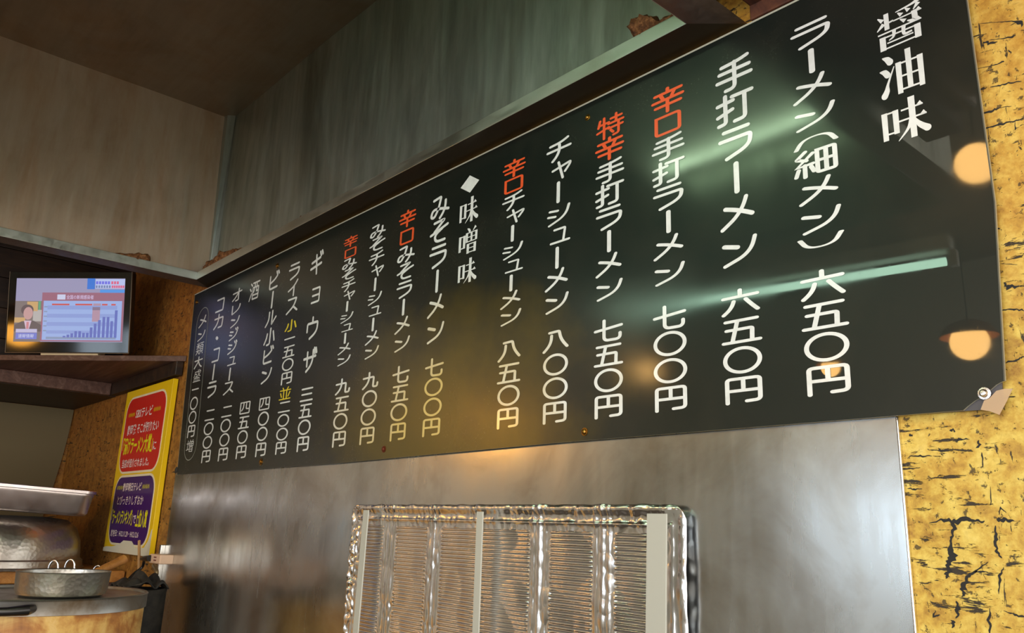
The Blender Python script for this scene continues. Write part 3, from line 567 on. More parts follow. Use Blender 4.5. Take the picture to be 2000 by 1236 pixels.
for name, data in COLS:
    wm = MB()
    for tok in data.split(' '):
        c, cx, cz, sx, sz = tok.rsplit(',', 4); cx, cz, sx, sz = map(float, (cx, cz, sx, sz))
        gm = MB(); LAY[0] = 0; hd = name.endswith('heading')
        if hd: mglyph(gm, c[0], cx, cz, sx, sz)
        else: glyph(gm, c[0], cx, cz, sx, sz)
        bp('heading_character' if hd else 'spicy_character' if c[1:] == '*' else 'portion_character' if c[1:] == '+' else 'character', gm, {'': M_WHITE, '*': M_RED, '+': M_YEL}[c[1:]])
    if name == 'miso_heading':
        d = [onY(760+x/6.18, 330+y/6.18, SYL) for x, y in ((975, 77), (1088, 132), (975, 285), (863, 230))]
        wm.add([(p.x, SYL, p.z) for p in d], [(0, 1, 2, 3)])
        bp('diamond_mark', wm, M_WHITE)
# pill-shaped outline round the leftmost column
po = [onY(350+x/7.725, 690+y/7.725, SYL) for x, y in ((160, 600), (332, 600))]
pt_ = onY(360+300/7.725, 540+466/7.725, SYL); pb_ = onY(340+212/7.725, 780+922/7.725, SYL)
xl, xr = po[0].x, po[1].x; xc = (xl+xr)/2; hwid = (xr-xl)/2; zt, zb = pt_.z, pb_.z; rz = .045
def pill(k):
    pts = []
    for a in range(17): an = PI*a/16; pts.append((xc+tilt(zt)+ (hwid-k)*math.cos(an), zt-rz+(rz-k)*math.sin(an)))
    for a in range(17): an = PI+PI*a/16; pts.append((xc+tilt(zb)+(hwid-k)*math.cos(an), zb+rz+(rz-k)*math.sin(an)))
    return pts
tilt = lambda z: (z-po[0].z)*(-.075)
a = pill(0); b = pill(.0022); n = len(a)
bp('outline', MB().add([(p[0], SYL, p[1]) for p in a]+[(p[0], SYL, p[1]) for p in b], [(i, (i+1) % n, n+(i+1) % n, n+i) for i in range(n)]), M_OUT)
# screws and patch
def screw(px, py, r=.0055, m=None, cap=.004):
    p = onY(px, py, -.013); mm = MB(); n = 14
    prof = [(r*1.5, 0), (r*1.5, .0008), (r, .001), (r*.95, cap*.7), (r*.6, cap), (0.0001, cap*1.05)]
    vs = []; fs = []
    for q, h in prof:
        for k in range(n): vs.append((p.x+q*math.cos(2*PI*k/n), -.0119-h, p.z+q*math.sin(2*PI*k/n)))
    for i in range(len(prof)-1):
        for k in range(n): fs.append((i*n+k, i*n+(k+1) % n, (i+1)*n+(k+1) % n, (i+1)*n+k))
    mm.add(vs, fs); return bp('screw', mm, m or M_SCREW, smooth=True)
screw(1147, 229, .0038); screw(1141, 843, .0042); screw(749, 877, .0045, plain('rusty_screw', (110, 50, 30), .5, .6)); screw(509, 902, .006)
screw(541, 519, .005); screw(384, 590, .005); screw(344, 918, .007, M_SOOT); screw(1922, 768, .0042, M_CHROME, .005)
tp = [onY(x, y, -.0136) for x, y in ((1946, 763), (1962, 759), (1978, 759), (1966, 784), (1952, 810), (1933, 803), (1915, 800), (1922, 782), (1932, 778))]
tb = MB().poly([(p.x, p.z) for p in tp], -.0136, -.0133); bp('tape_patch', tb, M_TAPE)['label'] = 'yellowed clear tape over the broken corner'

# ------------------------------------------------------------------ steel splashback
sb = (-1.47, 0, .9)
spl = thing('steel_splashback', 'wide brushed stainless steel sheet on the wall below the menu', 'splashback', sb)
def sfn(u, v):
    x = -2.556+u*2.164; z = .9+v*.7355
    x += .004*(v-1)*(-1) if u > .99 else 0
    w_ = .0011*math.sin(x*9+1.5*math.sin(z*4))+.0009*math.sin(x*23+z*5)+.0006*math.sin(x*47-z*9+1)
    amp = 1.0 if x < -1.5 else .45
    return (x, -.0035-w_*amp*.6*min(1, (1-v)*8)*min(1, (1-u)*12), z)
obj('steel_sheet', shift(MB().grid(sfn, 220, 60), sb), M_SPLASH, spl, smooth=True)
obj('folded_edge', shift(MB().box((-.3935, -.0052, .9), (-.3905, -.0005, 1.6355)), sb), plain('bright_steel_edge', (235, 232, 228), .2, 1), spl, bevel=.0012, smooth=True)
ct = MB().box((-2.572, -.017, 1.318), (-2.557, -.002, 1.427)); tag(obj('corner_trim', ct, M_CLEAR, bevel=.002), 'short bright metal corner strip at the left edge of the steel', 'metal strip')

# ------------------------------------------------------------------ foil guard
fb = (-1.08, -.006, 1.0)
foil = thing('foil_splash_guard', 'ribbed aluminium foil guard standing against the steel splashback', 'foil guard', fb)
FX = [onY(q, 1100, -.02).x for q in (677, 752, 838, 1046, 1172, 1337)]
FX0, FX1, FZ1, FZ0 = FX[0], FX[-1], 1.541, 1.02
def ss(a, b, x): t = max(0, min(1, (x-a)/(b-a))); return t*t*(3-2*t)
rib = .00655
def fy(x, z):
    # height (towards the viewer) of the pressed foil
    d = min(x-FX0, FX1-x, (FZ1-z)*.9); h = .008
    rim = .004*math.exp(-((d-.005)/.007)**2)+.0025*math.exp(-abs(d-.024)/.003)
    fold = 0; near = 9
    for k, f0 in enumerate(FX[1:-1]):
        dd = x-f0; near = min(near, abs(dd))
        amp = (.005, .009, .010, .008)[k]
        fold += amp*.32*math.exp(-abs(dd)/.0028)+.0022*math.exp(-abs(dd-.012)/.0022)*(1 if k in (0, 3) else .5)+.0013*math.exp(-abs(dd+.014)/.002)
    inside = ss(.040, .046, x-FX0)*ss(.036, .042, FX1-x)*ss(.036, .042, FZ1-z)*ss(.021, .026, near)
    r_ = inside*.0019*((1+math.cos(2*PI*(z+.0006*math.sin(x*9))/rib))/2)**3
    q = Vector((x*14, z*14, 0)); q2 = Vector((x*55, z*38, 3))
    cr = .003*(abs(noise.noise(q))-.25)+.0010*abs(noise.noise(q2))*2*(1.2 if inside < .5 else .12)
    big = .0015*math.sin((x-FX0)/(FX1-FX0)*PI*5)
    # crinkled left border
    lft = ss(.055, .0, x-FX0); q3 = Vector((x*90, z*60, 9)); cr += lft*.007*abs(noise.noise(q3))
    return (h+rim+fold+r_+cr+big)*(.15+.85*ss(-.0005, .0022, x-FX0))
def ffn(u, v):
    z = FZ0+v*(FZ1-FZ0); x = FX0+u*(FX1-FX0)
    # rounded upper corners
    R = .022; zz = z
    tz = FZ1-R
    if z > tz:
        s_ = math.sqrt(max(0, 1-((z-tz)/R)**2)); ins = R*(1-s_)
        x = FX0+ins+u*(FX1-FX0-2*ins)
    if v > .995: zz += .0018*noise.noise(Vector((x*40, 0, 0)))
    x2 = x+.004*noise.noise(Vector((z*16, 5, 0)))*(1 if u < .02 else 0)
    return (x2, -fy(x, z)-.004, zz)
fo = obj('foil_sheet', shift(MB().grid(ffn, 420, 640), fb), M_FOIL, foil, smooth=False)
for p in fo.data.polygons: p.use_smooth = True
so_ = fo.modifiers.new('thickness', 'SOLIDIFY'); so_.thickness = .0006; so_.offset = 1
for px, wd, top in ((718, .0095, 996), (940.5, .0080, 999), (1286, .0165, 1003)):
    p = onY(px, top, -.03); x = p.x
    pb2 = onY({718: 697, 940.5: 932, 1286: 1284}[px], 1236, -.03)
    m = MB(); x2 = pb2.x; k = (x2-x)/(pb2.z-p.z)
    zb_ = 1.03; xb = x+k*(zb_-p.z)
    vs = [(x-wd, -.034, p.z), (x+wd, -.034, p.z), (xb+wd, -.034, zb_), (xb-wd, -.034, zb_)]
    m.add(vs+[(a_, -.0315, c_) for a_, b_, c_ in vs], [(0, 1, 2, 3), (7, 6, 5, 4), (0, 4, 5, 1), (1, 5, 6, 2), (2, 6, 7, 3), (3, 7, 4, 0)])
    obj('support_strip', shift(m, fb), M_RAIL, foil, bevel=.0006)

# ------------------------------------------------------------------ left corner: shelf and television
e0 = Vector((-3.097, -.429, 2.0)); e1 = Vector((-2.601, -.001, 2.0)); dd = (e1-e0).normalized()
eL = e0-dd*.27                                       # meets the boxed wall
shl = thing('corner_shelf', 'worn brown wooden corner shelf under the small television', 'shelf', (-3.29, -.003, 1.985))
sbz = (-3.29, -.003, 1.985)
def prism(pts, z0, z1):
    n = len(pts); return MB().add([(p[0], p[1], z0) for p in pts]+[(p[0], p[1], z1) for p in pts], [tuple(range(n))[::-1], tuple(range(n, 2*n))]+[(k, (k+1) % n, n+(k+1) % n, n+k) for k in range(n)])
eL = Vector((XS+.014, e0.y+(XS+.014-e0.x)*dd.y/dd.x, 2))
obj('shelf_board', shift(prism([(e1.x, -.003), (XS+.014, -.003), (eL.x, eL.y)], 1.986, 2.004), sbz), M_SHELF, shl, bevel=.0015)
obj('cleat', shift(MB().box((XS+.014, -.026, 1.941), (-2.615, -.003, 1.9855)), sbz), M_DARK, shl, bevel=.002)
obj('cleat', shift(MB().box((XS+.001, eL.y+.02, 1.941), (XS+.024, -.027, 1.9855)), sbz), M_SHELF, shl, bevel=.002)

ex = Vector((-2.8141+3.1081, -.1143+.4147, .0062)).normalized()
up_ = Vector((-3.0767+3.1081, -.4501+.4147, 2.2815-2.0142)).normalized(); up_ = (up_-ex*up_.dot(ex)).normalized(); nr = ex.cross(up_)   # nr towards the viewer
if nr.dot(Vector((1, -1, 0))) < 0: nr = -nr
TVO = Vector((-3.1081, -.4147, 2.0142))
TM = Matrix(((ex.x, up_.x, nr.x, TVO.x), (ex.y, up_.y, nr.y, TVO.y), (ex.z, up_.z, nr.z, TVO.z), (0, 0, 0, 1)))
tv = thing('television', 'small flat television with glossy black frame on the corner shelf', 'television', (0, 0, 0)); tv.matrix_world = TM
TW, TH = .4204, .2715
def rectm(x0, y0, x1, y1, z0, z1, mi=0, r=0):
    return MB().box((x0, y0, z0), (x1, y1, z1), mi)
obj('casing', rectm(.002, .002, TW-.002, TH-.002, -.03, -.003), M_BLACK, tv, bevel=.004)
obj('outer_trim', MB().box((0, 0, -.006), (TW, .003, .003)).box((TW-.003, 0, -.006), (TW, TH, .003)).box((0, 0, -.006), (.002, TH, .002)), M_TRIM, tv, bevel=.0008)
obj('bezel', rectm(.002, .003, TW-.003, TH-.001, -.003, .0005), M_CASE, tv, bevel=.001)
def uv(px, py):   # photo pixel on the screen plane -> local coordinates
    r = ray(px, py); t = (TVO-CAM).dot(nr)/r.dot(nr); p = CAM+r*t-TVO; return p.dot(ex), p.dot(up_)
SL, SB = uv(26, 667); SR, ST = uv(245, 544)
def S(u, v): return SL+(SR-SL)*u, ST+(SB-ST)*v     # 0..1 on the screen, v down
scr = obj('screen', rectm(SL, SB, SR, ST, .0004, .0010), emit('screen_lilac', (150, 146, 178), 1.0), tv)
def sp_(name, rects, rgb, z, st=1.0, tris=None):
    m = MB()
    for (a, b, c, d) in rects:
        x0, y0 = S(a, d); x1, y1 = S(c, b); m.box((x0, y0, .0009), (x1, y1, z))
    if tris:
        for P in tris: m.add([(*S(a, b), z) for a, b in P], [tuple(range(len(P)))])
    return obj(name, m, emit(name+'_glow', rgb, st), scr)
sp_('presenter_background', [(0, .36, .25, 1)], (122, 112, 112), .0012)
sp_('studio_wall', [(.11, .37, .21, .52), (0, .62, .10, .70)], (196, 160, 110), .0014)
sp_('green_strip', [(.215, .36, .235, .50)], (90, 160, 120), .0014)
sp_('studio_panel', [(.17, .50, .25, .68)], (176, 172, 170), .0013)
def ell(cx, cy, rx, ry, n=20): return [(cx+rx*math.cos(2*PI*k/n), cy+ry*math.sin(2*PI*k/n)) for k in range(n)]
sp_('presenter_hair', [], (92, 80, 86), .0015, tris=[ell(.115, .50, .058, .085)])
sp_('presenter_face', [], (190, 150, 150), .0017, tris=[ell(.125, .555, .044, .10)])
sp_('presenter_suit', [], (96, 88, 92), .0016, tris=[[(0, .84), (.0, .74), (.07, .68), (.18, .67), (.25, .74), (.25, .84)]])
sp_('presenter_shirt', [], (206, 180, 200), .0018, tris=[[(.09, .67), (.16, .67), (.135, .83), (.115, .83)]])
sp_('presenter_tie', [], (196, 130, 140), .0019, tris=[[(.115, .69), (.137, .69), (.135, .83), (.113, .83)]])
sp_('caption_bar', [(.02, .80, .215, .855)], (186, 182, 214), .0020)
sp_('name_plate', [(.02, .86, .215, .96)], (112, 122, 200), .0020)
sp_('chart_frame', [(.245, .225, 1, .99)], (150, 100, 120), .0013)
sp_('chart_panel', [(.262, .355, .982, .97)], (150, 172, 222), .0015)
sp_('chart_band', [(.30, .43, .94, .49), (.30, .56, .94, .62), (.30, .69, .94, .75), (.30, .82, .94, .87)], (136, 154, 210), .0017)
sp_('chart_heading_strip', [(.34, .40, .50, .425), (.555, .40, .71, .425), (.80, .40, .85, .425), (.885, .40, .925, .425)], (196, 84, 84), .0018)
sp_('chart_note', [(.72, .395, .79, .43), (.715, .45, .785, .68)], (172, 140, 160), .0018)
sp_('chart_note_bar', [(.715, .45, .785, .50)], (130, 112, 136), .0019)
sp_('chart_title_tag', [(.385, .255, .46, .335)], (196, 200, 228), .0016)
sp_('axis_labels', [(.30, .92, .94, .955)]+[(.27, .44+k*.075, .30, .46+k*.075) for k in range(6)], (132, 148, 180), .0018)
bars = [(.455, .905), (.49, .885), (.525, .865), (.56, .83), (.597, .83), (.632, .855), (.667, .855), (.70, .77), (.735, .71), (.772, .655), (.812, .605), (.85, .605), (.885, .67), (.922, .50)]
sp_('chart_bars', [(x, t_, x+.024, .93) for x, t_ in bars], (96, 108, 182), .0020)
sp_('logo_box', [(.655, .0, .725, .17)], (58, 116, 206), .0016)
sp_('headline_bar', [(.73, .01, 1, .16)], (178, 190, 232), .0015)
sp_('headline_words', [(.735+.027*k, .045, .755+.027*k, .09) for k in range(5)], (110, 110, 220), .0018)
sp_('headline_words', [(.875+.025*k, .045, .893+.025*k, .09) for k in range(3)]+[(.88+.02*k, .11, .896+.02*k, .15) for k in range(6)], (214, 96, 130), .0018)
sp_('headline_words', [(.735+.024*k, .11, .75+.024*k, .15) for k in range(6)], (112, 126, 168), .0018)
sp_('subtitle_bar', [(.775, .175, 1, .225)], (80, 146, 222), .0017)
obj('stand', MB().box((.12, -.0095, -.045), (.315, .012, -.001)), M_CREAM, tv, bevel=.002)

# text through the built-in font, as flat lettering meshes
def text_mesh(name, body, m, parent, x, z, width, height, y=0, axis=None, offset=.012):
    c = bpy.data.curves.new(name, 'FONT'); c.body = body; c.offset = offset; c.resolution_u = 2
    o = bpy.data.objects.new(name, c); COL.objects.link(o); dg = bpy.context.evaluated_depsgraph_get()
    me = bpy.data.meshes.new_from_object(o.evaluated_get(dg)); COL.objects.unlink(o); bpy.data.objects.remove(o)
    co = np.array([v.co[:] for v in me.vertices]); mn, mx = co.min(0), co.max(0)
    for v, p in zip(me.vertices, co):
        u_ = (p[0]-mn[0])/(mx[0]-mn[0])*width; w_ = (p[1]-mn[1])/(mx[1]-mn[1])*height
        v.co = (x+u_, y, z+w_) if axis is None else axis(x+u_, z+w_)
    me.materials.clear(); me.materials.append(m); r = bpy.data.objects.new(name, me); COL.objects.link(r); r.parent = parent; return r
x0, z0 = S(.47, .33); x1, z1 = S(.72, .262)
text_mesh('chart_title', '全国の新規感染者', emit('chart_title_glow', (200, 180, 214), 1), scr, x0, z0, x1-x0, z1-z0, axis=lambda a_, b_: (a_, b_, .0017))
x0, z0 = S(.045, .94); x1, z1 = S(.19, .88)
text_mesh('name_caption', '速報情報', emit('caption_glow', (186, 192, 226), 1), scr, x0, z0, x1-x0, z1-z0, axis=lambda a_, b_: (a_, b_, .0022))

# ------------------------------------------------------------------ poster
PX0, PX1, PZ0, PZ1 = -3.092, -2.640, 1.389, 1.933
pbz = (PX0, -.02, PZ0)
pos = thing('poster_board', 'yellow poster board with red and purple panels on the brown wall', 'poster', pbz)
PW, PH = PX1-PX0, PZ1-PZ0
def pp(name, mb, m, **k): return obj(name, mb, m, pos, **k)
lean = .022
def rr(x0, z0, x1, z1, r, n=6):
    P = []
    for cx, cz, a0 in ((x1-r, z1-r, 0), (x0+r, z1-r, PI/2), (x0+r, z0+r, PI), (x1-r, z0+r, 1.5*PI)):
        for k in range(n+1): a_ = a0+PI/2*k/n; P.append((cx+r*math.cos(a_), cz+r*math.sin(a_)))
    return P
pp('board', MB().poly([(0, 0), (PW, 0), (PW, PH), (0, PH)], 0, .016), [M_PY], bevel=.001)
for z0, z1, m in ((.262, .512, M_PR), (.030, .243, M_PP)):
    pp('panel_border', MB().poly(rr(.026, z0-.007, PW-.030, z1+.007, .058), -.0006, .0001), M_PW)
    pp('panel', MB().poly(rr(.033, z0, PW-.037, z1, .052), -.0012, -.0005), m)
def pt(body, x, z, w_, h_, m, off=.02): return text_mesh('lettering', body, m, pos, x, z, w_, h_, y=-.0015, offset=off)
pt('SBSテレビ', .135, .440, .165, .034, M_PT)
pt('静岡発 そこが知りたい', .07, .385, .31, .036, M_PT)
pt('「漬けラーメン大賞」', .045, .318, .30, .060, M_PL, .03)
pt('に', .352, .323, .03, .028, M_PT)
pt('当店が紹介されました。', .065, .274, .27, .030, M_PT)
pt('静岡朝日テレビ', .115, .196, .185, .028, M_PT)
pt('とびっきりしずおか', .075, .152, .26, .030, M_PT, .008)
pt('「ラーメンランキング」', .04, .088, .215, .050, M_PL, .03)
pt('で', .262, .094, .028, .026, M_PT)
pt('上位入賞', .29, .082, .105, .055, M_PL, .03)
pt('放映日：H12.11.29・H12.12.6', .055, .050, .28, .022, M_PT)
for z, m, xa in ((.456, M_PL, (.058, .310)), (.209, M_PL, (.052, .308))):
    for x in xa:
        mz = MB(); n = 12; pts = [(x+k*.0055, z+(.006 if k % 2 else -.006)) for k in range(n+1)]
        mz.add([(p[0], -.0015, p[1]-.0022) for p in pts]+[(p[0], -.0015, p[1]+.0022) for p in pts], [(i, i+1, n+2+i, n+1+i) for i in range(n)])
        pp('zigzag', mz, m)
pp('torn_bottom', MB().poly([(0, 0), (PW, 0), (PW, .080), (PW-.02, .045), (PW-.05, .024), (PW-.13, .022), (PW-.17, .040), (PW-.25, .040), (PW-.29, .026), (PW-.36, .018), (.03, .016), (0, .012)], -.0022, -.0006), M_TORN)

# ------------------------------------------------------------------ partition and lower shelf in the recess
gp = MB().grid(lambda u, v: (X0+.012, -.004-.9*u-.075*(1-v)**1.6*(1-u), 1.35+v*.588), 20, 20)
tag(obj('hanging_sheet', gp, M_GREYP, smooth=True), 'dull olive-grey sheet hanging in the recess behind the metal tray', 'sheet')
ls = thing('lower_shelf', 'brown wooden shelf carrying the upturned hammered basin', 'shelf', (-3.4, -.4, 1.30))
obj('shelf_board', MB().box((-.46, -.45, 0), (.52, .395, .035)), M_HANDLE, ls, bevel=.003)
for x in (-.44, .48):
    for y in (-.42, .37): obj('leg', MB().box((x-.02, y-.02, -.41), (x+.02, y+.02, 0)), M_SHELF, ls, bevel=.002)
ctb = thing('stove_counter', 'dark counter below the frame carrying the stock pot', 'counter', (-3.0, -.45, 0))
obj('counter_top', MB().box((-.86, -.45, .85), (1.3, .43, .89)), M_SOOT, ctb, bevel=.003)
obj('cabinet', MB().box((-.85, -.42, 0), (1.28, .41, .85)), M_BAND, ctb, bevel=.003)

# upturned hammered basin
bc = atT(-24, 1103, 2.6); bz0 = 1.336
basin = thing('hammered_basin', 'large upturned hammered aluminium basin under the rectangular tray', 'basin', (bc.x, bc.y, bz0))
obj('body', MB().lathe([(.258, .030), (.257, .045), (.252, .085), (.236, .125), (.205, .150), (.15, .158), (.0005, .160)], n=96), M_BOWL, basin, smooth=True)
obj('rim_band', MB().lathe([(.262, .000), (.272, .0), (.273, .005), (.268, .008), (.266, .026), (.259, .031), (.255, .028), (.262, .0)], n=96), M_BOWL, basin, smooth=True)

# rectangular tray with stepped rim
tc = Vector((-3.09, -.405, bz0+.176))
trv = thing('rectangular_tray', 'satin steel rectangular tray standing on the upturned basin', 'tray', tuple(tc))
def rrect(w, h, r, n=6):
    P = []
    for cx, cy_, a0 in ((w-r, h-r, 0), (-w+r, h-r, PI/2), (-w+r, -h+r, PI), (w-r, -h+r, 1.5*PI)):
        for k in range(n+1): a_ = a0+PI/2*k/n; P.append((cx+r*math.cos(a_), cy_+r*math.sin(a_)))
    return P
def rlathe(prof, r):
    m = MB(); vs = []; n = 28
    for w_, h_, z in prof: vs += [(x, y, z) for x, y in rrect(w_, h_, r)]
    fs = [(i*n+k, i*n+(k+1) % n, (i+1)*n+(k+1) % n, (i+1)*n+k) for i in range(len(prof)-1) for k in range(n)]
    return m.add(vs, fs)
a, b = .30, .17
m = rlathe([(a-.03, b-.03, 0), (a-.012, b-.012, .002), (a-.006, b-.006, .010), (a, b, .058), (a+.002, b+.002, .062), (a+.002, b+.002, .068), (a+.008, b+.008, .070), (a+.008, b+.008, .078), (a+.006, b+.006, .080), (a-.002, b-.002, .080), (a-.012, b-.012, .012), (a-.03, b-.03, .003)], .035)
m.add([(x, y, .0) for x, y in rrect(a-.03, b-.03, .035)], [tuple(range(28))]); m.add([(x, y, .003) for x, y in rrect(a-.03, b-.03, .035)], [tuple(range(28))])
to = obj('tray_body', m, M_TRAY, trv, smooth=True); trv.rotation_euler = Matrix.Rotation(math.radians(80), 3, 'Z').to_euler(); trv.matrix_world = Matrix.Translation(tc) @ Matrix.Rotation(math.radians(80), 4, 'Z') @ Matrix.Rotation(math.radians(2.6), 4, 'Y')

# stock pot
pc = atT(78, 1158, 1.82); PZ = pc.z
pot = thing('stock_pot', 'big stock pot with burnt orange crust and black handle', 'stock pot', (pc.x, pc.y, .89))
PR = .218; hh_ = PZ-.89
obj('body', MB().lathe([(PR-.02, 0), (PR-.004, .012), (PR-.001, hh_-.028), (PR-.004, hh_-.026), (PR-.02, .014), (.0005, .012)], n=96), M_CRUST, pot, smooth=True)
obj('rim_band', MB().lathe([(PR-.001, hh_-.028), (PR+.003, hh_-.027), (PR+.003, hh_-.001), (PR+.0045, hh_+.0015), (PR+.002, hh_+.004), (PR-.004, hh_+.003), (PR-.006, hh_-.006), (PR-.006, hh_-.028)], n=96), M_BAND, pot, smooth=True)
obj('lid', MB().lathe([(PR-.006, hh_-.002), (PR-.02, hh_-.004), (PR-.03, hh_-.004), (PR-.06, hh_-.0035), (.0005, hh_-.003)], n=96), M_PAN, pot, smooth=True)
ha = math.atan2(-1, .0)  # handle on the viewer's side
vd = (Vector((CAM.x, CAM.y, 0))-Vector((pc.x, pc.y, 0))).normalized(); ang0 = math.atan2(vd.y, vd.x)
def onrim(a_, r, z): return (r*math.cos(a_), r*math.sin(a_), z)
hc = ang0-.34
obj('handle', MB().tube([onrim(hc-.30, PR+.006, hh_-.012), onrim(hc-.27, PR+.026, hh_-.013), onrim(hc-.14, PR+.036, hh_-.015), onrim(hc, PR+.038, hh_-.016), onrim(hc+.14, PR+.036, hh_-.015), onrim(hc+.27, PR+.026, hh_-.013), onrim(hc+.30, PR+.006, hh_-.012)], [.008, .0095, .0085, .008, .0085, .0105, .009], 12), M_BLACK, pot, smooth=True)

# saucepan
scn = atT(120, 1154, 1.80); sz_ = PZ-.0015
pan = thing('saucepan', 'small hammered aluminium saucepan standing on the stock pot lid', 'saucepan', (scn.x, scn.y, sz_+.0))
sr = .0935
obj('body', MB().lathe([(.0005, 0), (sr-.014, .0), (sr-.006, .004), (sr-.002, .014), (sr, .049), (sr+.0015, .051), (sr, .052), (sr-.002, .050), (sr-.004, .014), (sr-.008, .005), (.0005, .003)], n=72), M_PAN, pan, smooth=True)
hA = math.atan2((RT*.52+fw).y, (RT*.52+fw).x)
def av(a_, r, z): return (r*math.cos(a_), r*math.sin(a_), z)
hE = atT(243, 1092, 2.0)-Vector((scn.x, scn.y, sz_)); hA = math.atan2(hE.y, hE.x)
def hP(k): return tuple(Vector(av(hA, sr+.012, .046)).lerp(hE, k))
obj('handle', MB().tube([av(hA, sr+.012, .046), hP(.35), hP(.7), hP(.97), hP(1)], [.0085, .0095, .010, .0115, .008], 14), M_HANDLE, pan, smooth=True)
obj('handle_bracket', MB().tube([av(hA-.12, sr, .046), av(hA, sr+.016, .047), av(hA+.12, sr, .046)], .0025, 8), M_CHROME, pan, smooth=True)
# ladle hooks behind the pan rim
for i, (px, py) in enumerate(((104, 1096), (136, 1094), (189, 1106))):
    c = atT(px, py+14, 1.95); n_ = []
    for k in range(13):
        a_ = PI*k/12; n_.append(c+RT*(.011*math.cos(a_))+Vector((0, 0, 1))*(.018*math.sin(a_)))
    n_ = [n_[0]-Vector((0, 0, .03))]+n_
    hk = MB().tube(n_, .0022 if i < 2 else .0014, 8)
    tag(obj('ladle_hook', hk, M_CHROME, smooth=True), ['bright steel ladle hook above the pan, left of the two', 'bright steel ladle hook above the pan, right of the two', 'thin wire loop at the right rim of the small saucepan'][i], 'ladle')

# sooty cluster by the wall
kc = onY(272, 1200, -.10); kt = 1.30
kz = kc.z
sk = thing('soot_black_pot', 'soot-blackened pot against the left end of the steel', 'pot', (kc.x, kc.y, .892)); R_ = .058
hk_ = 1.315-.89
obj('body', MB().lathe([(R_-.02, 0), (R_, .015), (R_, hk_-.01), (R_+.004, hk_), (R_-.003, hk_), (R_-.006, hk_-.01), (R_-.02, .02), (.0005, .02)], n=56, fn=lambda q: q+Vector((noise.noise(q*30), noise.noise(q*30+Vector((5, 0, 0))), noise.noise(q*24)))*.005), M_SOOT, sk, smooth=True)
c = Vector((kc.x, kc.y, 1.315))
rg = MB().grid(lambda u, v: (c.x-.07+u*.128, c.y-.065+v*.115, 1.318+.020*abs(noise.noise(Vector((u*3.3, v*3, 1))))*2+.022*math.sin(u*PI)*math.sin(v*PI)), 30, 24)
ro = obj('charred_cloth', rg, M_SOOT, smooth=True); sm = ro.modifiers.new('t', 'SOLIDIFY'); sm.thickness = .003
tag(ro, 'crumpled charred black cloth lying over the sooty pot', 'cloth')
a = atT(271, 1124, 2.45); b = atT(272, 1056, 2.42)
tag(obj('wooden_skewer', MB().tube([a, b], [.004, .0042], 8), M_STICK), 'pale wooden stick standing upright in front of the poster', 'stick')
a = onY(270, 1092, -.045); b = onY(280, 1091, -.045); c2 = onY(293, 1090, -.045)
tag(obj('black_marker', MB().tube([a, b, b+(c2-b)*.1, c2], [.002, .006, .008, .009], 12), M_BLACK, smooth=True), 'black tapered plug pointing left out of the cream plug block', 'plug')
p0 = onY(294, 1081, -.04); p1 = onY(312, 1102, -.04)
pk = thing('plug_block', 'aged cream plug block fixed left of the steel sheet', 'power outlet', ((p0.x+p1.x)/2, -.030, p1.z))
w2 = abs(p1.x-p0.x)/2; h2 = p0.z-p1.z
obj('block', MB().box((-w2, -.012, 0), (w2, .028, h2)), M_OUTLET, pk, bevel=.003)
for zz in (.3, .62): obj('slot', MB().box((-w2*.1, -.0128, h2*zz), (w2*.35, -.0118, h2*zz+.0035)), M_PIN, pk)
# cable and hose loops
def wire(pts, r, m, lab, cat, nm='cable'):
    P = [onY(x, y, Y) for x, y, Y in pts]; Q = []
    for i in range(len(P)-1):
        p0, p1, p2, p3 = P[max(i-1, 0)], P[i], P[i+1], P[min(i+2, len(P)-1)]
        for k in range(6):
            t = k/6; Q.append(.5*((2*p1)+(-p0+p2)*t+(2*p0-5*p1+4*p2-p3)*t*t+(-p0+3*p1-3*p2+p3)*t**3))
    Q.append(P[-1]); return tag(obj(nm, MB().tube(Q, r, 8), m, smooth=True), lab, cat)
wire([(281, 1097, -.08), (277, 1108, -.08), (262, 1120, -.10), (250, 1133, -.12), (244, 1142, -.12)], .004, M_BLACK, 'black cable running down from the plug behind the big pot', 'cable')
wire([(300, 1104, -.05), (306, 1116, -.05), (303, 1128, -.05), (297, 1138, -.05)], .006, plain('aged_tap_brass', (130, 110, 80), .4, .6), 'short dull metal pipe under the plug block', 'pipe', 'gas_pipe')
wire([(275, 1118, -.07), (285, 1128, -.07), (292, 1137, -.07), (299, 1139, -.07)], .005, plain('brown_hose', (110, 82, 50), .5), 'brown hose bending behind the charred cloth', 'hose', 'gas_hose')

# ------------------------------------------------------------------ lamps and things seen only as reflections
def tube_lamp(a, b, lab, grp=None, r=.013, m=None):
    a = Vector(a); b = Vector(b); d = (b-a).normalized(); mid = (a+b)/2; L = (b-a).length
    t = thing('fluorescent_lamp', lab, 'lamp', tuple(mid)); t.rotation_euler = (0, 0, math.atan2(d.y, d.x))
    obj('tube', MB().tube([(-L/2+.02, 0, 0), (L/2-.02, 0, 0)], r, 14), m or M_TUBE, t, smooth=True)
    obj('fixture_body', MB().box((-L/2, -.03, .03), (L/2, .03, .075)), M_FIX, t, bevel=.004)
    for s in (-1, 1): obj('lamp_holder', MB().box((s*L/2-.012, -.015, -.018), (s*L/2+.012, .015, .03)), M_FIX, t, bevel=.002)
    return t
tube_lamp((-.86, -1.575, 2.31), (-2.05, -1.385, 2.31), 'fluorescent lamp whose green-white streak reflects in the menu')
tube_lamp((-.84, -.80, 2.49), (-1.34, -.81, 2.49), 'fluorescent lamp inside the hood', r=.012, m=emit('hood_tube_glow', (215, 255, 205), TUBE_L*1.5))
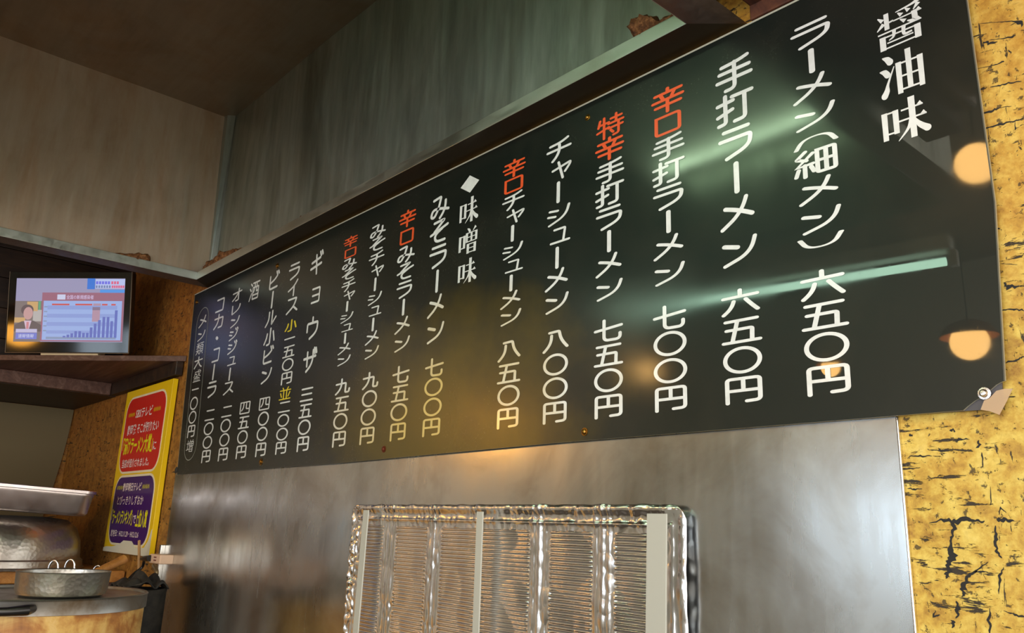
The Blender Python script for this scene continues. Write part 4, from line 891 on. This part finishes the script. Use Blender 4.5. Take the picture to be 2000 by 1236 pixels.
lamps = [(-.652, -1.20, 2.423, .050), (-1.158, -2.5, 2.272, .070), (-1.733, -2.5, 2.242, .040), (-1.955, -1.5, 2.11, .045), (-2.83, -1.5, 1.985, .085)]
labs = ['bare round warm lamp nearest the menu board', 'warm shaded lamp right of the middle by the window side', 'small warm bulb between two shaded lamps', 'warm lamp to the left over the kitchen', 'warm lamp by the boxed left wall']
for (x, y, z, r), lb in zip(lamps, labs):
    t = thing('pendant_lamp', lb, 'lamp', (x, y, z), 'pendant lamps over the counter')
    obj('bulb', MB().lathe([(r*math.sin(PI*k/12)+.0004, -r*math.cos(PI*k/12)) for k in range(13)], n=24), M_BULB if x > -2.5 else M_BULB2, t, smooth=True)
    if r > .055 or r < .048: obj('lamp_shade', MB().lathe([(r*1.5, r*.35), (r*1.1, r*.95), (r*.4, r*1.25), (r*.39, r*1.22), (r*1.08, r*.9), (r*1.48, r*.3)], n=32), M_SHADE, t, smooth=True)
    obj('cord', MB().tube([(0, 0, r*1.2), (0, 0, ZC-z)], .003, 6), M_BLACK, t)
mw = thing('microwave_oven', 'pale grey microwave mirrored dimly in the steel sheet', 'microwave', (-3.44, -1.28, 1.337))
mw.rotation_euler = (0, 0, math.radians(90))
obj('casing', MB().box((-.24, 0, 0), (.24, .34, .27)), M_ENAMEL, mw, bevel=.012)
obj('door_window', MB().box((-.15, -.004, .05), (.20, .001, .22)), M_GLASSD, mw, bevel=.006)
obj('door_handle', MB().box((-.172, -.02, .05), (-.160, .0, .22)), M_ENAMEL, mw, bevel=.003)
for z in (.08, .16): obj('knob', MB().tube([(-.205, -.016, z), (-.205, .001, z)], .018, 16), M_GREYP, mw)
msh = thing('microwave_stand', 'plain stand under the pale microwave', 'stand', (-3.44, -1.28, 0)); msh.rotation_euler = mw.rotation_euler
obj('stand_top', MB().box((-.3, -.05, 1.30), (.3, .42, 1.335)), M_SHELF, msh)
for x in (-.27, .27):
    for y in (-.03, .39): obj('leg', MB().box((x-.02, y-.02, 0), (x+.02, y+.02, 1.30)), M_SHELF, msh)
nt = MB().box((-1.36, Y1+.02, 1.83), (-1.22, Y1+.03, 2.22)); tag(obj('red_notice', nt, M_REDP), 'narrow red notice on the opposite wall, mirrored near the broken corner', 'notice')
